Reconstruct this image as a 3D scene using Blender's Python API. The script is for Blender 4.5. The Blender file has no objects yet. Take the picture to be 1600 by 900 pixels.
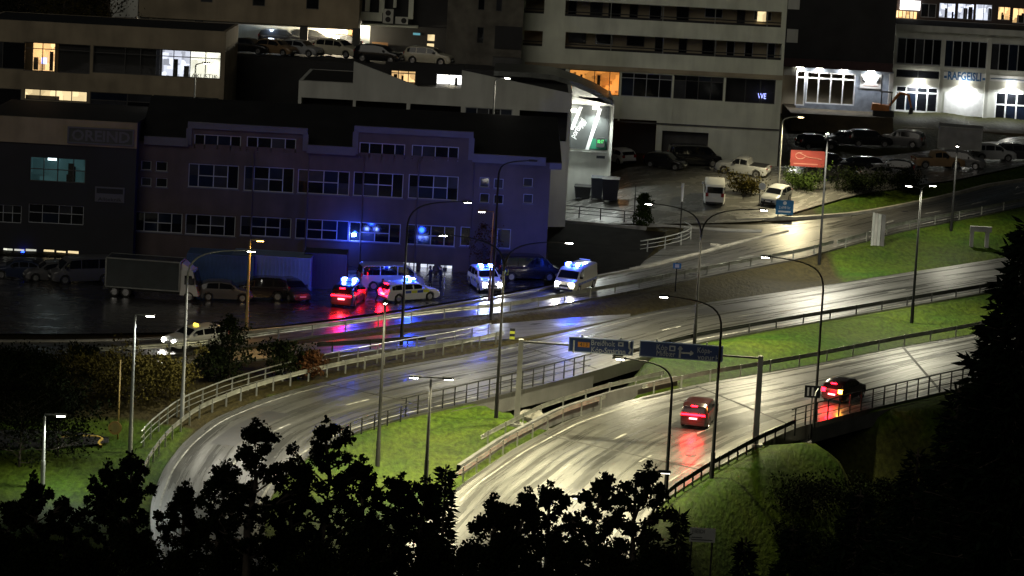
import bpy, bmesh, math, random
import numpy as np
from mathutils import Vector, Matrix
random.seed(7); np.random.seed(7)
SC = bpy.context.scene
COL = SC.collection
R = math.radians
# ---------------------------------------------------------------- camera
FPX, PITCH, ROLL, CAMH = 5000.0, 0.14, 0.054, 37.0
cam_d = bpy.data.cameras.new('camera'); cam = bpy.data.objects.new('camera', cam_d); COL.objects.link(cam)
cam_d.sensor_width = 36.0; cam_d.lens = 36.0*FPX/1600.0; cam_d.clip_start = 0.5; cam_d.clip_end = 3000
_f = Vector((0, math.cos(PITCH), -math.sin(PITCH))); _r = Vector((1, 0, 0)); _u = _r.cross(_f)
_cr = _r*math.cos(ROLL)+_u*math.sin(ROLL); _cu = -_r*math.sin(ROLL)+_u*math.cos(ROLL)
M3 = Matrix((_cr, _cu, -_f)).transposed()
cam.matrix_world = Matrix.Translation((0, 0, CAMH)) @ M3.to_4x4()
SC.camera = cam
# ---------------------------------------------------------------- night sky, faint moon-like sun, exposure
wd = bpy.data.worlds.new('World'); SC.world = wd; wd.use_nodes = True
nt = wd.node_tree; bg = nt.nodes['Background']
sky = nt.nodes.new('ShaderNodeTexSky'); sky.sky_type = 'NISHITA'; sky.sun_disc = False
sky.sun_elevation = R(4); sky.sun_rotation = R(200)
nt.links.new(sky.outputs['Color'], bg.inputs['Color']); bg.inputs['Strength'].default_value = 0.004
sd = bpy.data.lights.new('sun', 'SUN'); sd.energy = 0.28; sd.angle = R(40); sd.color = (1, .94, .8)
sun = bpy.data.objects.new('sun', sd); COL.objects.link(sun); sun.rotation_euler = (R(60), 0, R(-20)); sun.location = (0, 100, 120)
SC.view_settings.view_transform = 'Standard'; SC.view_settings.look = 'None'; SC.view_settings.gamma = 1
SC.view_settings.exposure = 0.0
SC.render.engine = 'CYCLES'
cy = SC.cycles
cy.use_denoising = True; cy.max_bounces = 5; cy.diffuse_bounces = 2; cy.glossy_bounces = 3; cy.transmission_bounces = 4
cy.transparent_max_bounces = 8; cy.caustics_reflective = False; cy.caustics_refractive = False
cy.sample_clamp_direct = 0; cy.sample_clamp_indirect = 4.0
# ---------------------------------------------------------------- projection onto real surfaces
def ray(px, py):
    a, b = (px-800)/FPX, (450-py)/FPX
    return (_f + _cr*a + _cu*b)
CAMP = Vector((0, 0, CAMH))
def plane0(px, py):
    d = ray(px, py); t = (CAMH+.045*208)/(.045*d.y-d.z)
    return CAMP+d*t
A_N = [(-80,534),(100,534),(200,532),(300,527),(400,518),(500,508),(600,495),(700,478),(765,468),(840,454),(930,433),(1012,418),(1122,387),(1200,368),(1300,345),(1400,325),(1480,309),(1600,284),(1700,264)]
_an = [plane0(*p) for p in A_N]
_anx = np.array([p.x for p in _an]); _any = np.array([p.y for p in _an])
def base(x, y):
    fx = np.clip((np.asarray(x)-1.5)/10.0, 0, 1)
    z = .045*(np.asarray(y)-208)
    q = np.clip(np.asarray(y)-270, 0, 31); z = z + .085*q*np.clip(q/16, 0, 1)**.5*fx*fx*(3-2*fx)
    z = z + .27*np.clip(150-np.asarray(y), 0, None)*np.clip((150-np.asarray(y))/40, 0, 1) * np.where(np.asarray(y) < 150, 1, 0)
    return z
def G(px, py):
    d = ray(px, py); lo, hi = 120.0, 700.0
    for _ in range(46):
        m = (lo+hi)/2; p = CAMP+d*m
        if p.z > base(p.x, p.y): lo = m
        else: hi = m
    return CAMP+d*lo
# ---------------------------------------------------------------- mesh helpers
class MB:
    def __init__(s): s.v = []; s.f = []
    def quad(s, a, b, c, d):
        n = len(s.v); s.v += [tuple(a), tuple(b), tuple(c), tuple(d)]; s.f.append((n, n+1, n+2, n+3)); return s
    def poly(s, pts):
        n = len(s.v); s.v += [tuple(p) for p in pts]; s.f.append(tuple(range(n, n+len(pts)))); return s
    def hexa(s, p):       # 8 points: bottom 0-3, top 4-7
        n = len(s.v); s.v += [tuple(q) for q in p]
        s.f += [(n+a, n+b, n+c, n+d) for a, b, c, d in ((3,2,1,0),(4,5,6,7),(0,1,5,4),(1,2,6,5),(2,3,7,6),(3,0,4,7))]; return s
    def box(s, x0, x1, y0, y1, z0, z1):
        return s.hexa([(x0,y0,z0),(x1,y0,z0),(x1,y1,z0),(x0,y1,z0),(x0,y0,z1),(x1,y0,z1),(x1,y1,z1),(x0,y1,z1)])
    def tube(s, pts, rad, seg=8, cap=True):
        pts = [Vector(p) for p in pts]; rads = rad if isinstance(rad, (list, tuple)) else [rad]*len(pts)
        n0 = len(s.v); up0 = Vector((0, 0, 1))
        for i, p in enumerate(pts):
            t = (pts[min(i+1, len(pts)-1)]-pts[max(i-1, 0)]).normalized()
            a = t.cross(up0)
            if a.length < .05: a = t.cross(Vector((0, 1, 0)))
            a.normalize(); b = t.cross(a)
            for k in range(seg):
                th = 2*math.pi*k/seg
                s.v.append(tuple(p+(a*math.cos(th)+b*math.sin(th))*rads[i]))
        for i in range(len(pts)-1):
            for k in range(seg):
                s.f.append((n0+i*seg+k, n0+i*seg+(k+1) % seg, n0+(i+1)*seg+(k+1) % seg, n0+(i+1)*seg+k))
        if cap:
            s.f.append(tuple(n0+k for k in range(seg))[::-1]); s.f.append(tuple(n0+(len(pts)-1)*seg+k for k in range(seg)))
        return s
    def grid(s, P):       # P[i][j] points
        n0 = len(s.v); m = len(P[0])
        for row in P: s.v += [tuple(p) for p in row]
        for i in range(len(P)-1):
            for j in range(m-1):
                s.f.append((n0+i*m+j, n0+(i+1)*m+j, n0+(i+1)*m+j+1, n0+i*m+j+1))
        return s
    def mesh(s, name, smooth=False, angle=None):
        me = bpy.data.meshes.new(name); me.from_pydata(s.v, [], s.f); me.validate(); me.update()
        bm = bmesh.new(); bm.from_mesh(me); bmesh.ops.recalc_face_normals(bm, faces=bm.faces); bm.to_mesh(me); bm.free()
        if smooth or angle:
            me.shade_smooth()
            if angle: me.set_sharp_from_angle(angle=R(angle))
        return me
def put(name, me, mat, parent=None):
    o = bpy.data.objects.new(name, me); COL.objects.link(o)
    if mat is not None:
        me.materials.clear(); me.materials.append(mat)
    if parent is not None:
        o.parent = parent
        if parent.type == 'EMPTY' and parent.location.length > 0: o.matrix_parent_inverse = Matrix.Translation(-parent.location)
    return o
def mk(name, mb, mat, parent=None, smooth=False, angle=None):
    return put(name, mb.mesh(name, smooth, angle), mat, parent)
def tag(o, label, cat, group=None, kind=None):
    if label: o['label'] = label
    if cat: o['category'] = cat
    if group: o['group'] = group
    if kind: o['kind'] = kind
    return o
def thing(name, label, cat, loc=(0, 0, 0), group=None):
    o = bpy.data.objects.new(name, None); COL.objects.link(o); o.location = loc; o.empty_display_size = .3
    return tag(o, label, cat, group)
def struct(o): o['kind'] = 'structure'; return o
def copy_tree(o, parent=None):
    c = o.copy(); COL.objects.link(c)
    if parent is not None: c.parent = parent
    for ch in list(o.children): copy_tree(ch, c)
    return c
# ---------------------------------------------------------------- materials
def _new(name):
    m = bpy.data.materials.new(name); m.use_nodes = True
    n = m.node_tree; return m, n, n.nodes['Principled BSDF']
def mat(name, col, rough=.6, var=.25, scale=1.5, metal=0, bump=0, spec=.5, coat=0, detail=4, streak=0):
    m, n, b = _new(name)
    b.inputs['Roughness'].default_value = rough; b.inputs['Metallic'].default_value = metal
    b.inputs['Specular IOR Level'].default_value = spec; b.inputs['Coat Weight'].default_value = coat
    tc = n.nodes.new('ShaderNodeTexCoord'); ns = n.nodes.new('ShaderNodeTexNoise')
    ns.inputs['Scale'].default_value = scale; ns.inputs['Detail'].default_value = detail
    n.links.new(tc.outputs['Object'], ns.inputs['Vector'])
    r = n.nodes.new('ShaderNodeMapRange'); r.inputs['From Min'].default_value = .3; r.inputs['From Max'].default_value = .7
    r.inputs['To Min'].default_value = 1-var; r.inputs['To Max'].default_value = 1+var
    n.links.new(ns.outputs['Fac'], r.inputs['Value'])
    mx = n.nodes.new('ShaderNodeVectorMath'); mx.operation = 'SCALE'; mx.inputs[0].default_value = col
    if streak:     # rain streaks and grime running down a wall
        mp = n.nodes.new('ShaderNodeMapping'); mp.inputs['Scale'].default_value = (.7, .7, .12); n.links.new(tc.outputs['Object'], mp.inputs['Vector'])
        n3 = n.nodes.new('ShaderNodeTexNoise'); n3.inputs['Scale'].default_value = 1.3; n3.inputs['Detail'].default_value = 6; n.links.new(mp.outputs['Vector'], n3.inputs['Vector'])
        r3 = n.nodes.new('ShaderNodeMapRange'); r3.inputs['From Min'].default_value = .42; r3.inputs['From Max'].default_value = .7; r3.inputs['To Min'].default_value = 1; r3.inputs['To Max'].default_value = 1-streak
        n.links.new(n3.outputs['Fac'], r3.inputs['Value']); mu = n.nodes.new('ShaderNodeMath'); mu.operation = 'MULTIPLY'
        n.links.new(r.outputs['Result'], mu.inputs[0]); n.links.new(r3.outputs['Result'], mu.inputs[1]); n.links.new(mu.outputs[0], mx.inputs['Scale'])
    else: n.links.new(r.outputs['Result'], mx.inputs['Scale'])
    n.links.new(mx.outputs['Vector'], b.inputs['Base Color'])
    if bump:
        bp = n.nodes.new('ShaderNodeBump'); bp.inputs['Strength'].default_value = bump; bp.inputs['Distance'].default_value = .05
        n2 = n.nodes.new('ShaderNodeTexNoise'); n2.inputs['Scale'].default_value = scale*6; n.links.new(tc.outputs['Object'], n2.inputs['Vector'])
        n.links.new(n2.outputs['Fac'], bp.inputs['Height']); n.links.new(bp.outputs['Normal'], b.inputs['Normal'])
    return m
def emit(name, col, st, var=0, scale=3):
    m, n, b = _new(name)
    b.inputs['Base Color'].default_value = (*[c*.5 for c in col], 1); b.inputs['Emission Color'].default_value = (*col, 1)
    b.inputs['Emission Strength'].default_value = st
    if var:      # uneven brightness of a furnished room behind a pane
        tc = n.nodes.new('ShaderNodeTexCoord'); v = n.nodes.new('ShaderNodeTexVoronoi'); v.inputs['Scale'].default_value = scale
        v.distance = 'CHEBYCHEV'
        n.links.new(tc.outputs['Object'], v.inputs['Vector'])
        r = n.nodes.new('ShaderNodeMapRange'); r.inputs['To Min'].default_value = st*(1-var); r.inputs['To Max'].default_value = st*(1+var)
        sp = n.nodes.new('ShaderNodeSeparateColor'); n.links.new(v.outputs['Color'], sp.inputs[0])
        n.links.new(sp.outputs[0], r.inputs['Value']); n.links.new(r.outputs['Result'], b.inputs['Emission Strength'])
    return m
def streaky(name, col, r0, r1, along=.05, across=1.2, bump=.02, c0=.12, c1=.34):
    """wet asphalt: roughness and tone drawn out along the lane (UV in metres: u across, v along)"""
    m, n, b = _new(name)
    uv = n.nodes.new('ShaderNodeUVMap'); uv.uv_map = 'UVMap'
    mp = n.nodes.new('ShaderNodeMapping'); mp.inputs['Scale'].default_value = (across, along, 1)
    n.links.new(uv.outputs['UV'], mp.inputs['Vector'])
    ns = n.nodes.new('ShaderNodeTexNoise'); ns.inputs['Scale'].default_value = 1; ns.inputs['Detail'].default_value = 5; ns.inputs['Roughness'].default_value = .62
    n.links.new(mp.outputs['Vector'], ns.inputs['Vector'])
    wv = n.nodes.new('ShaderNodeTexWave'); wv.bands_direction = 'X'; wv.inputs['Scale'].default_value = .55*math.pi/2/2.2; wv.inputs['Distortion'].default_value = 1.2
    wv.inputs['Detail'].default_value = 1; wv.inputs['Detail Scale'].default_value = .6
    n.links.new(mp.outputs['Vector'], wv.inputs['Vector'])
    mx = n.nodes.new('ShaderNodeMix'); mx.inputs['Factor'].default_value = .07
    n.links.new(ns.outputs['Fac'], mx.inputs['A']); n.links.new(wv.outputs['Fac'], mx.inputs['B'])
    r = n.nodes.new('ShaderNodeMapRange'); r.inputs['From Min'].default_value = .3; r.inputs['From Max'].default_value = .68
    r.inputs['To Min'].default_value = r0; r.inputs['To Max'].default_value = r1
    n.links.new(mx.outputs['Result'], r.inputs['Value']); n.links.new(r.outputs['Result'], b.inputs['Roughness'])
    b.inputs['Coat Weight'].default_value = 1; b.inputs['Coat IOR'].default_value = 1.36
    rc = n.nodes.new('ShaderNodeMapRange'); rc.inputs['From Min'].default_value = .38; rc.inputs['From Max'].default_value = .6; rc.inputs['To Min'].default_value = c0; rc.inputs['To Max'].default_value = c1
    n.links.new(mx.outputs['Result'], rc.inputs['Value']); n.links.new(rc.outputs['Result'], b.inputs['Coat Roughness'])
    tc = n.nodes.new('ShaderNodeTexCoord'); fine = n.nodes.new('ShaderNodeTexNoise'); fine.inputs['Scale'].default_value = 6; fine.inputs['Detail'].default_value = 6
    n.links.new(tc.outputs['Object'], fine.inputs['Vector'])
    big = n.nodes.new('ShaderNodeTexNoise'); big.inputs['Scale'].default_value = .25; big.inputs['Detail'].default_value = 3
    n.links.new(tc.outputs['Object'], big.inputs['Vector'])
    ad = n.nodes.new('ShaderNodeMath'); ad.operation = 'ADD'; n.links.new(fine.outputs['Fac'], ad.inputs[0]); n.links.new(big.outputs['Fac'], ad.inputs[1])
    ad2 = n.nodes.new('ShaderNodeMath'); ad2.operation = 'ADD'; n.links.new(ad.outputs[0], ad2.inputs[0]); n.links.new(ns.outputs['Fac'], ad2.inputs[1])
    r2 = n.nodes.new('ShaderNodeMapRange'); r2.inputs['From Min'].default_value = 1.0; r2.inputs['From Max'].default_value = 2.0
    r2.inputs['To Min'].default_value = .5; r2.inputs['To Max'].default_value = 1.6
    n.links.new(ad2.outputs[0], r2.inputs['Value'])
    sc = n.nodes.new('ShaderNodeVectorMath'); sc.operation = 'SCALE'; sc.inputs[0].default_value = col
    n.links.new(r2.outputs['Result'], sc.inputs['Scale']); n.links.new(sc.outputs['Vector'], b.inputs['Base Color'])
    bp = n.nodes.new('ShaderNodeBump'); bp.inputs['Strength'].default_value = .5; bp.inputs['Distance'].default_value = bump
    n.links.new(fine.outputs['Fac'], bp.inputs['Height']); n.links.new(bp.outputs['Normal'], b.inputs['Normal'])
    return m
def grass_mat():
    m, n, b = _new('grass'); b.inputs['Roughness'].default_value = .75; b.inputs['Specular IOR Level'].default_value = .08
    tc = n.nodes.new('ShaderNodeTexCoord')
    a = n.nodes.new('ShaderNodeTexNoise'); a.inputs['Scale'].default_value = .11; a.inputs['Detail'].default_value = 6; a.inputs['Roughness'].default_value = .65
    c = n.nodes.new('ShaderNodeTexNoise'); c.inputs['Scale'].default_value = 3.5; c.inputs['Detail'].default_value = 5
    mp = n.nodes.new('ShaderNodeMapping'); mp.inputs['Scale'].default_value = (1, .35, 1); n.links.new(tc.outputs['Object'], mp.inputs['Vector'])
    n.links.new(tc.outputs['Object'], a.inputs['Vector']); n.links.new(mp.outputs['Vector'], c.inputs['Vector'])
    r = n.nodes.new('ShaderNodeValToRGB'); e = r.color_ramp.elements
    e[0].position = .36; e[0].color = (.013, .033, .002, 1); e[1].position = .64; e[1].color = (.033, .048, .0035, 1)
    at = n.nodes.new('ShaderNodeAttribute'); at.attribute_name = 'dry'
    mx = n.nodes.new('ShaderNodeMix'); mx.data_type = 'RGBA'; mx.inputs['B'].default_value = (.019, .013, .0055, 1)
    n.links.new(a.outputs['Fac'], r.inputs['Fac']); n.links.new(at.outputs['Fac'], mx.inputs['Factor']); n.links.new(r.outputs['Color'], mx.inputs['A'])
    f = n.nodes.new('ShaderNodeMapRange'); f.inputs['From Min'].default_value = .3; f.inputs['From Max'].default_value = .7; f.inputs['To Min'].default_value = .55; f.inputs['To Max'].default_value = 1.4
    n.links.new(c.outputs['Fac'], f.inputs['Value'])
    s = n.nodes.new('ShaderNodeVectorMath'); s.operation = 'SCALE'; n.links.new(mx.outputs['Result'], s.inputs[0]); n.links.new(f.outputs['Result'], s.inputs['Scale'])
    n.links.new(s.outputs['Vector'], b.inputs['Base Color'])
    bp = n.nodes.new('ShaderNodeBump'); bp.inputs['Strength'].default_value = .9; bp.inputs['Distance'].default_value = .12
    n.links.new(c.outputs['Fac'], bp.inputs['Height']); n.links.new(bp.outputs['Normal'], b.inputs['Normal'])
    return m
def glass_clear():
    m, n, b = _new('clear_glass'); out = n.nodes['Material Output']
    t = n.nodes.new('ShaderNodeBsdfTransparent'); g = n.nodes.new('ShaderNodeBsdfGlossy'); g.inputs['Roughness'].default_value = .04
    w = n.nodes.new('ShaderNodeMixShader'); w.inputs['Fac'].default_value = .07
    n.links.new(t.outputs[0], w.inputs[1]); n.links.new(g.outputs[0], w.inputs[2]); n.links.new(w.outputs[0], out.inputs['Surface'])
    return m
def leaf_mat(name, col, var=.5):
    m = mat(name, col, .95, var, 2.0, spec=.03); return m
M = dict(
    asphalt=streaky('wet_asphalt', (.03, .03, .027), .3, .55, bump=.015, c0=.13, c1=.5),
    asphalt_old=streaky('damp_asphalt', (.03, .029, .027), .3, .55, .1, .8, bump=.015, c0=.2, c1=.55),
    yard=streaky('wet_yard', (.022, .022, .024), .16, .4, .25, .5, bump=.03),
    lot=streaky('parking_asphalt', (.085, .085, .08), .3, .6, .3, .5, bump=.03),
    paint=mat('road_paint', (.2, .2, .185), .35, .6, 1.6), kerb=mat('kerb_concrete', (.22, .21, .18), .5, .3, 1.2),
    grass=grass_mat(), concrete=mat('concrete', (.2, .2, .19), .7, .3, .7, bump=.2, streak=.2), darkconc=mat('dark_concrete', (.07, .07, .07), .7, .35, .6, bump=.2, streak=.2),
    galv=mat('galvanised_steel', (.36, .37, .34), .36, .3, 1.5, metal=.8), darkmetal=mat('dark_metal', (.03, .03, .032), .45, .2, 2),
    pole=mat('painted_pole', (.011, .0115, .012), .6, .2, 1, spec=.3), bank_shade=mat('shaded_earth', (.007, .0065, .006), .95, .5, .8, bump=.4, spec=.03), polelight=mat('pale_pole', (.26, .27, .26), .45, .2, 1, metal=.2),
    tan=mat('tan_render', (.09, .068, .064), .85, .2, .5, bump=.15, streak=.2), bluegrey=mat('blue_grey_cladding', (.014, .015, .021), .7, .25, .4, bump=.1),
    brownwall=mat('brown_plaster', (.3, .25, .175), .85, .22, .4, bump=.15, streak=.2), stone=mat('brick_grey', (.13, .12, .1), .9, .35, .8, bump=.4, streak=.2),
    white=mat('white_plaster', (.6, .61, .57), .8, .12, .35, bump=.1, streak=.2), greenwhite=mat('off_white_plaster', (.72, .75, .64), .8, .14, .35, bump=.1, streak=.2),
    trim=mat('white_trim', (.1, .1, .13), .6, .12, .6), black=mat('black_roof', (.012, .012, .013), .7, .3, .6, bump=.2),
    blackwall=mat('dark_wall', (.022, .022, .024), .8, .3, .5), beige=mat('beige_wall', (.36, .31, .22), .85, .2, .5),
    winframe=mat('window_frame', (.38, .4, .44), .5, .1, 2), darkframe=mat('dark_window_frame', (.05, .05, .05), .5, .1, 2),
    glass=mat('dark_glass', (.008, .009, .012), .05, .2, .4, spec=.6), clear=glass_clear(), glass_b=mat('curtained_glass', (.035, .037, .045), .12, .3, .8, spec=.6), glass_c=mat('blue_glass', (.012, .018, .035), .08, .3, .5, spec=.6),
    tyre=mat('tyre_rubber', (.016, .016, .016), .75, .2, 6), rim=mat('alloy_rim', (.4, .4, .41), .3, .15, 6, metal=.85),
    trimblack=mat('black_plastic', (.014, .014, .015), .5, .2, 5), plate=mat('number_plate', (.7, .7, .68), .4, .05, 5),
    navy=mat('navy_sign', (.006, .022, .10), .38, .12, .8), signwhite=mat('sign_white', (.75, .76, .78), .4, .1, 2), signtext=mat('sign_lettering', (.3, .31, .33), .5, .2, 2), orange=mat('orange_panel', (.33, .13, .015), .4, .1, 2),
    bluesign=mat('light_blue_sign', (.02, .17, .4), .4, .15, 1), redsign=mat('red_sign', (.2, .028, .026), .5, .2, .8), pinkmark=mat('pink_lettering', (.34, .15, .13), .5, .1, 2),
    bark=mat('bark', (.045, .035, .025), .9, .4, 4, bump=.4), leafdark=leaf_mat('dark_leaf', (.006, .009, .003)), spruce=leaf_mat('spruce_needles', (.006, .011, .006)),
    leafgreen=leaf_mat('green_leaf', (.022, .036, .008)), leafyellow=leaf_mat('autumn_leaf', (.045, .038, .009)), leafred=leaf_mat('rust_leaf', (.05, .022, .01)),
    container=mat('blue_container', (.05, .10, .22), .5, .25, .8), binblue=mat('dark_bin', (.03, .035, .045), .5, .25, 1.5), rock=mat('rock', (.12, .115, .1), .9, .5, .7, bump=.6),
    wood=mat('wood_fence', (.2, .1, .04), .7, .3, 1), green=mat('green_panel', (.02, .16, .09), .5, .2, 1), greydark=mat('charcoal_panel', (.05, .055, .055), .5, .2, 1),
    cloth=mat('dark_cloth', (.012, .013, .02), .9, .3, 8), hivis=mat('hi_vis', (.55, .6, .05), .6, .2, 8), skin=mat('skin', (.35, .2, .14), .6, .1, 10), hair=mat('hair', (.03, .02, .015), .7, .2, 20),
)
E = dict(
    lamp=emit('lamp_white', (1, .97, .84), 60), lampwarm=emit('lamp_warm', (1, .72, .35), 45), sodium=emit('lamp_sodium', (1, .55, .12), 40), dim=emit('lamp_dim', (1, .97, .85), 6),
    blue=emit('beacon_blue', (.006, .03, 1), 22), bluecore=emit('beacon_core', (.25, .4, 1), 60), red=emit('tail_red', (1, .004, .012), 30), reddim=emit('tail_red_dim', (1, .05, .02), 3), amber=emit('indicator_amber', (1, .4, .04), 30),
    head=emit('headlight', (1, .95, .85), 120), headcool=emit('headlight_cool', (.85, .92, 1), 150), plate=emit('plate_lit', (.9, .9, 1), 1.6),
    roomwarm=emit('warm_room', (1, .62, .26), 1.3, .6, 1.4), roomyellow=emit('yellow_room', (1, .78, .42), 1.1, .35, .9), roomwhite=emit('white_room', (.95, .95, .78), 1.0, .35, .9), roomorange=emit('orange_room', (1, .4, .08), .55, .8, 1.3),
    roomcool=emit('cool_room', (.8, .85, 1), 1.0, .7, 1.6), roomteal=emit('teal_room', (.12, .3, .32), .12, .5, .8), tube=emit('strip_light', (.75, .95, 1), 3.5), screen=emit('screen_blue', (.35, .4, 1), 3),
    signlit=emit('lit_sign_white', (1, .98, .95), 3), greenled=emit('green_led', (.1, .9, .2), 1.4), tealsign=emit('teal_sign', (.2, .6, .75), .4),
)
def spot(name, loc, to, power, col, size=150, blend=.7, rad=.2, parent=None):
    l = bpy.data.lights.new(name, 'SPOT'); l.energy = power; l.color = col; l.spot_size = R(size); l.spot_blend = blend; l.shadow_soft_size = rad
    o = bpy.data.objects.new(name, l); COL.objects.link(o); o.location = loc
    o.rotation_euler = (Vector(to)-Vector(loc)).to_track_quat('-Z', 'Y').to_euler()
    if parent is not None:
        o.parent = parent
        if parent.type == 'EMPTY' and parent.location.length > 0: o.matrix_parent_inverse = Matrix.Translation(-parent.location)
    return o
def point(name, loc, power, col, rad=.15, parent=None):
    l = bpy.data.lights.new(name, 'POINT'); l.energy = power; l.color = col; l.shadow_soft_size = rad
    o = bpy.data.objects.new(name, l); COL.objects.link(o); o.location = loc
    if parent is not None:
        o.parent = parent
        if parent.type == 'EMPTY' and parent.location.length > 0: o.matrix_parent_inverse = Matrix.Translation(-parent.location)
    return o
_fonts = {}
def text_mesh(s, size, depth=.01, bold=0, sx=1.0):
    c = bpy.data.curves.new('t', 'FONT'); c.body = s; c.size = size; c.extrude = depth; c.align_x = 'CENTER'; c.align_y = 'CENTER'; c.offset = bold; c.resolution_u = 2
    o = bpy.data.objects.new('t', c); COL.objects.link(o)
    dg = bpy.context.evaluated_depsgraph_get(); me = bpy.data.meshes.new_from_object(o.evaluated_get(dg))
    bpy.data.objects.remove(o); bpy.data.curves.remove(c)
    if sx != 1:
        for v in me.vertices: v.co.x *= sx
    return me
# ================================================================ roads and terrain
def resample(pts, n):
    P = [Vector(p) for p in pts]; d = [0]
    for a, b in zip(P, P[1:]): d.append(d[-1]+(b-a).length)
    # Catmull-like smoothing through numpy on arc length
    d = np.array(d); t = np.linspace(0, d[-1], n)
    out = np.stack([np.interp(t, d, [p[k] for p in P]) for k in range(3)], 1)
    for _ in range(3):
        o2 = out.copy(); o2[1:-1] = (out[:-2]+2*out[1:-1]+out[2:])/4; out = o2
    return [Vector(p) for p in out]
MASK = []        # (centre pts, half widths) of everything paved
def ribbon(name, n_px, s_px, mat_, n=90, m=7, off=.0, skirt=0, parent=None):
    """paved strip between a far and a near edge, lying on the ground, UV in metres"""
    Nn = resample([G(*p) for p in n_px], n); Ss = resample([G(*p) for p in s_px], n)
    vs = []; uv = []; run = 0; prev = None
    for i in range(n):
        a, b = Nn[i], Ss[i]; w = (b-a).length; c = (a+b)/2
        if prev is not None: run += (c-prev).length
        prev = c
        for j in range(m):
            t = j/(m-1); p = a.lerp(b, t); vs.append((p.x, p.y, float(base(p.x, p.y))+off)); uv.append((t*w, run))
    fs = [(i*m+j, i*m+j+1, (i+1)*m+j+1, (i+1)*m+j) for i in range(n-1) for j in range(m-1)]
    if skirt:
        k = len(vs); vs += [(x, y, z-skirt) for x, y, z in vs]; uv += uv
        for i in range(n-1):
            for j in (0, m-1): fs.append((i*m+j, (i+1)*m+j, k+(i+1)*m+j, k+i*m+j))
            fs.append((k+i*m, k+(i+1)*m, k+(i+1)*m+m-1, k+i*m+m-1))
    me = bpy.data.meshes.new(name); me.from_pydata(vs, [], fs)
    ul = me.uv_layers.new(name='UVMap'); li = np.zeros(len(me.loops), int); me.loops.foreach_get('vertex_index', li)
    ul.data.foreach_set('uv', np.array(uv)[li].ravel())
    o = put(name, me, mat_, parent)
    MASK.append((np.array([((a+b)/2)[:] for a, b in zip(Nn, Ss)])[:, :2], np.array([(a-b).length/2 for a, b in zip(Nn, Ss)]), np.array([a[:2] for a in Nn]), np.array([b[:2] for b in Ss])))
    return o, Nn, Ss
A_S = [(-80,562),(100,561),(200,558),(300,552),(400,538),(475,527),(600,510),(700,497),(800,487),(880,474),(1000,452),(1090,434),(1200,413),(1300,390),(1400,362),(1490,345),(1600,322),(1700,302)]
roadA, An, As = ribbon('main_road', A_N, A_S, M['asphalt_old'], 110, 7, .0, .3); struct(roadA)
B_N = [(275,935),(245,880),(234,820),(236,782),(255,732),(285,692),(330,655),(400,626),(470,605),(560,584),(650,567),(740,552),(800,538),(870,522),(940,506),(1000,490),(1050,481),(1145,467),(1200,459),(1300,444),(1400,428),(1500,413),(1600,397),(1700,381)]
B_S = [(450,935),(425,880),(412,830),(420,780),(450,738),(490,706),(545,678),(630,652),(700,637),(800,613),(860,598),(920,582),(1000,558),(1090,535),(1200,515),(1300,498),(1400,481),(1500,464),(1600,447),(1700,430)]
roadB, Bn, Bs = ribbon('ramp_road', B_N, B_S, M['asphalt'], 130, 9, .0, .9); struct(roadB)
C_N = [(560,935),(600,880),(650,828),(690,788),(720,757),(800,702),(887,656),(975,627),(1042,611),(1100,598),(1200,581),(1275,568),(1400,543),(1507,524),(1600,506),(1700,487)]
C_S = [(975,935),(985,890),(1000,840),(1020,802),(1045,776),(1100,741),(1180,697),(1245,668),(1340,643),(1470,613),(1600,586),(1700,566)]
roadC, Cn, Cs = ribbon('dual_carriageway', C_N, C_S, M['asphalt'], 120, 9, .0, .9); struct(roadC)
D_N = [(-80,567),(0,566),(200,563),(300,556),(400,545),(500,534),(600,523),(700,513),(800,504),(900,496),(985,490)]
D_S = [(-80,577),(0,576),(200,573),(300,567),(400,561),(500,553),(600,546),(700,538),(800,529),(880,516),(985,494)]
roadD, Dn, Ds = ribbon('slip_road', D_N, D_S, M['asphalt_old'], 80, 4, .006, .3); struct(roadD)
J_N = [(1075,352),(1120,350),(1180,352),(1250,346),(1330,337)]
J_S = [(985,422),(1080,402),(1130,389),(1200,371),(1330,341)]
junction, _, _ = ribbon('side_street', J_N, J_S, M['asphalt_old'], 24, 7, .012); struct(junction)
L_N = [(860,308),(960,268),(1060,258),(1200,262),(1330,250),(1480,232),(1640,205)]
L_S = [(860,344),(960,352),(1075,350),(1200,346),(1330,306),(1480,284),(1640,250)]
lot, Ln, Ls = ribbon('car_park', L_N, L_S, M['lot'], 50, 9, .02); struct(lot)
Y_N = [(-60,400),(150,405),(400,410),(600,408),(760,404),(850,404)]
Y_S = [(-60,522),(150,522),(300,519),(420,512),(600,488),(760,463),(850,446)]
yard, _, _ = ribbon('workshop_yard', Y_N, Y_S, M['yard'], 60, 9, .025); struct(yard)
P_N = [(-60,672),(60,672),(130,676),(170,684)]
P_S = [(-60,700),(60,700),(130,697),(170,692)]
lowpath, _, _ = ribbon('footpath', P_N, P_S, M['yard'], 20, 3, .03); struct(lowpath)
bank, _, _ = ribbon('embankment', [(856,347),(900,350),(960,356),(1000,360),(1040,364)], [(856,442),(900,436),(940,428),(975,420),(1000,416)], M['bank_shade'], 24, 9, .05); struct(bank)  # near-black sheet over the slope, its missing lamplight put into the colour
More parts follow.
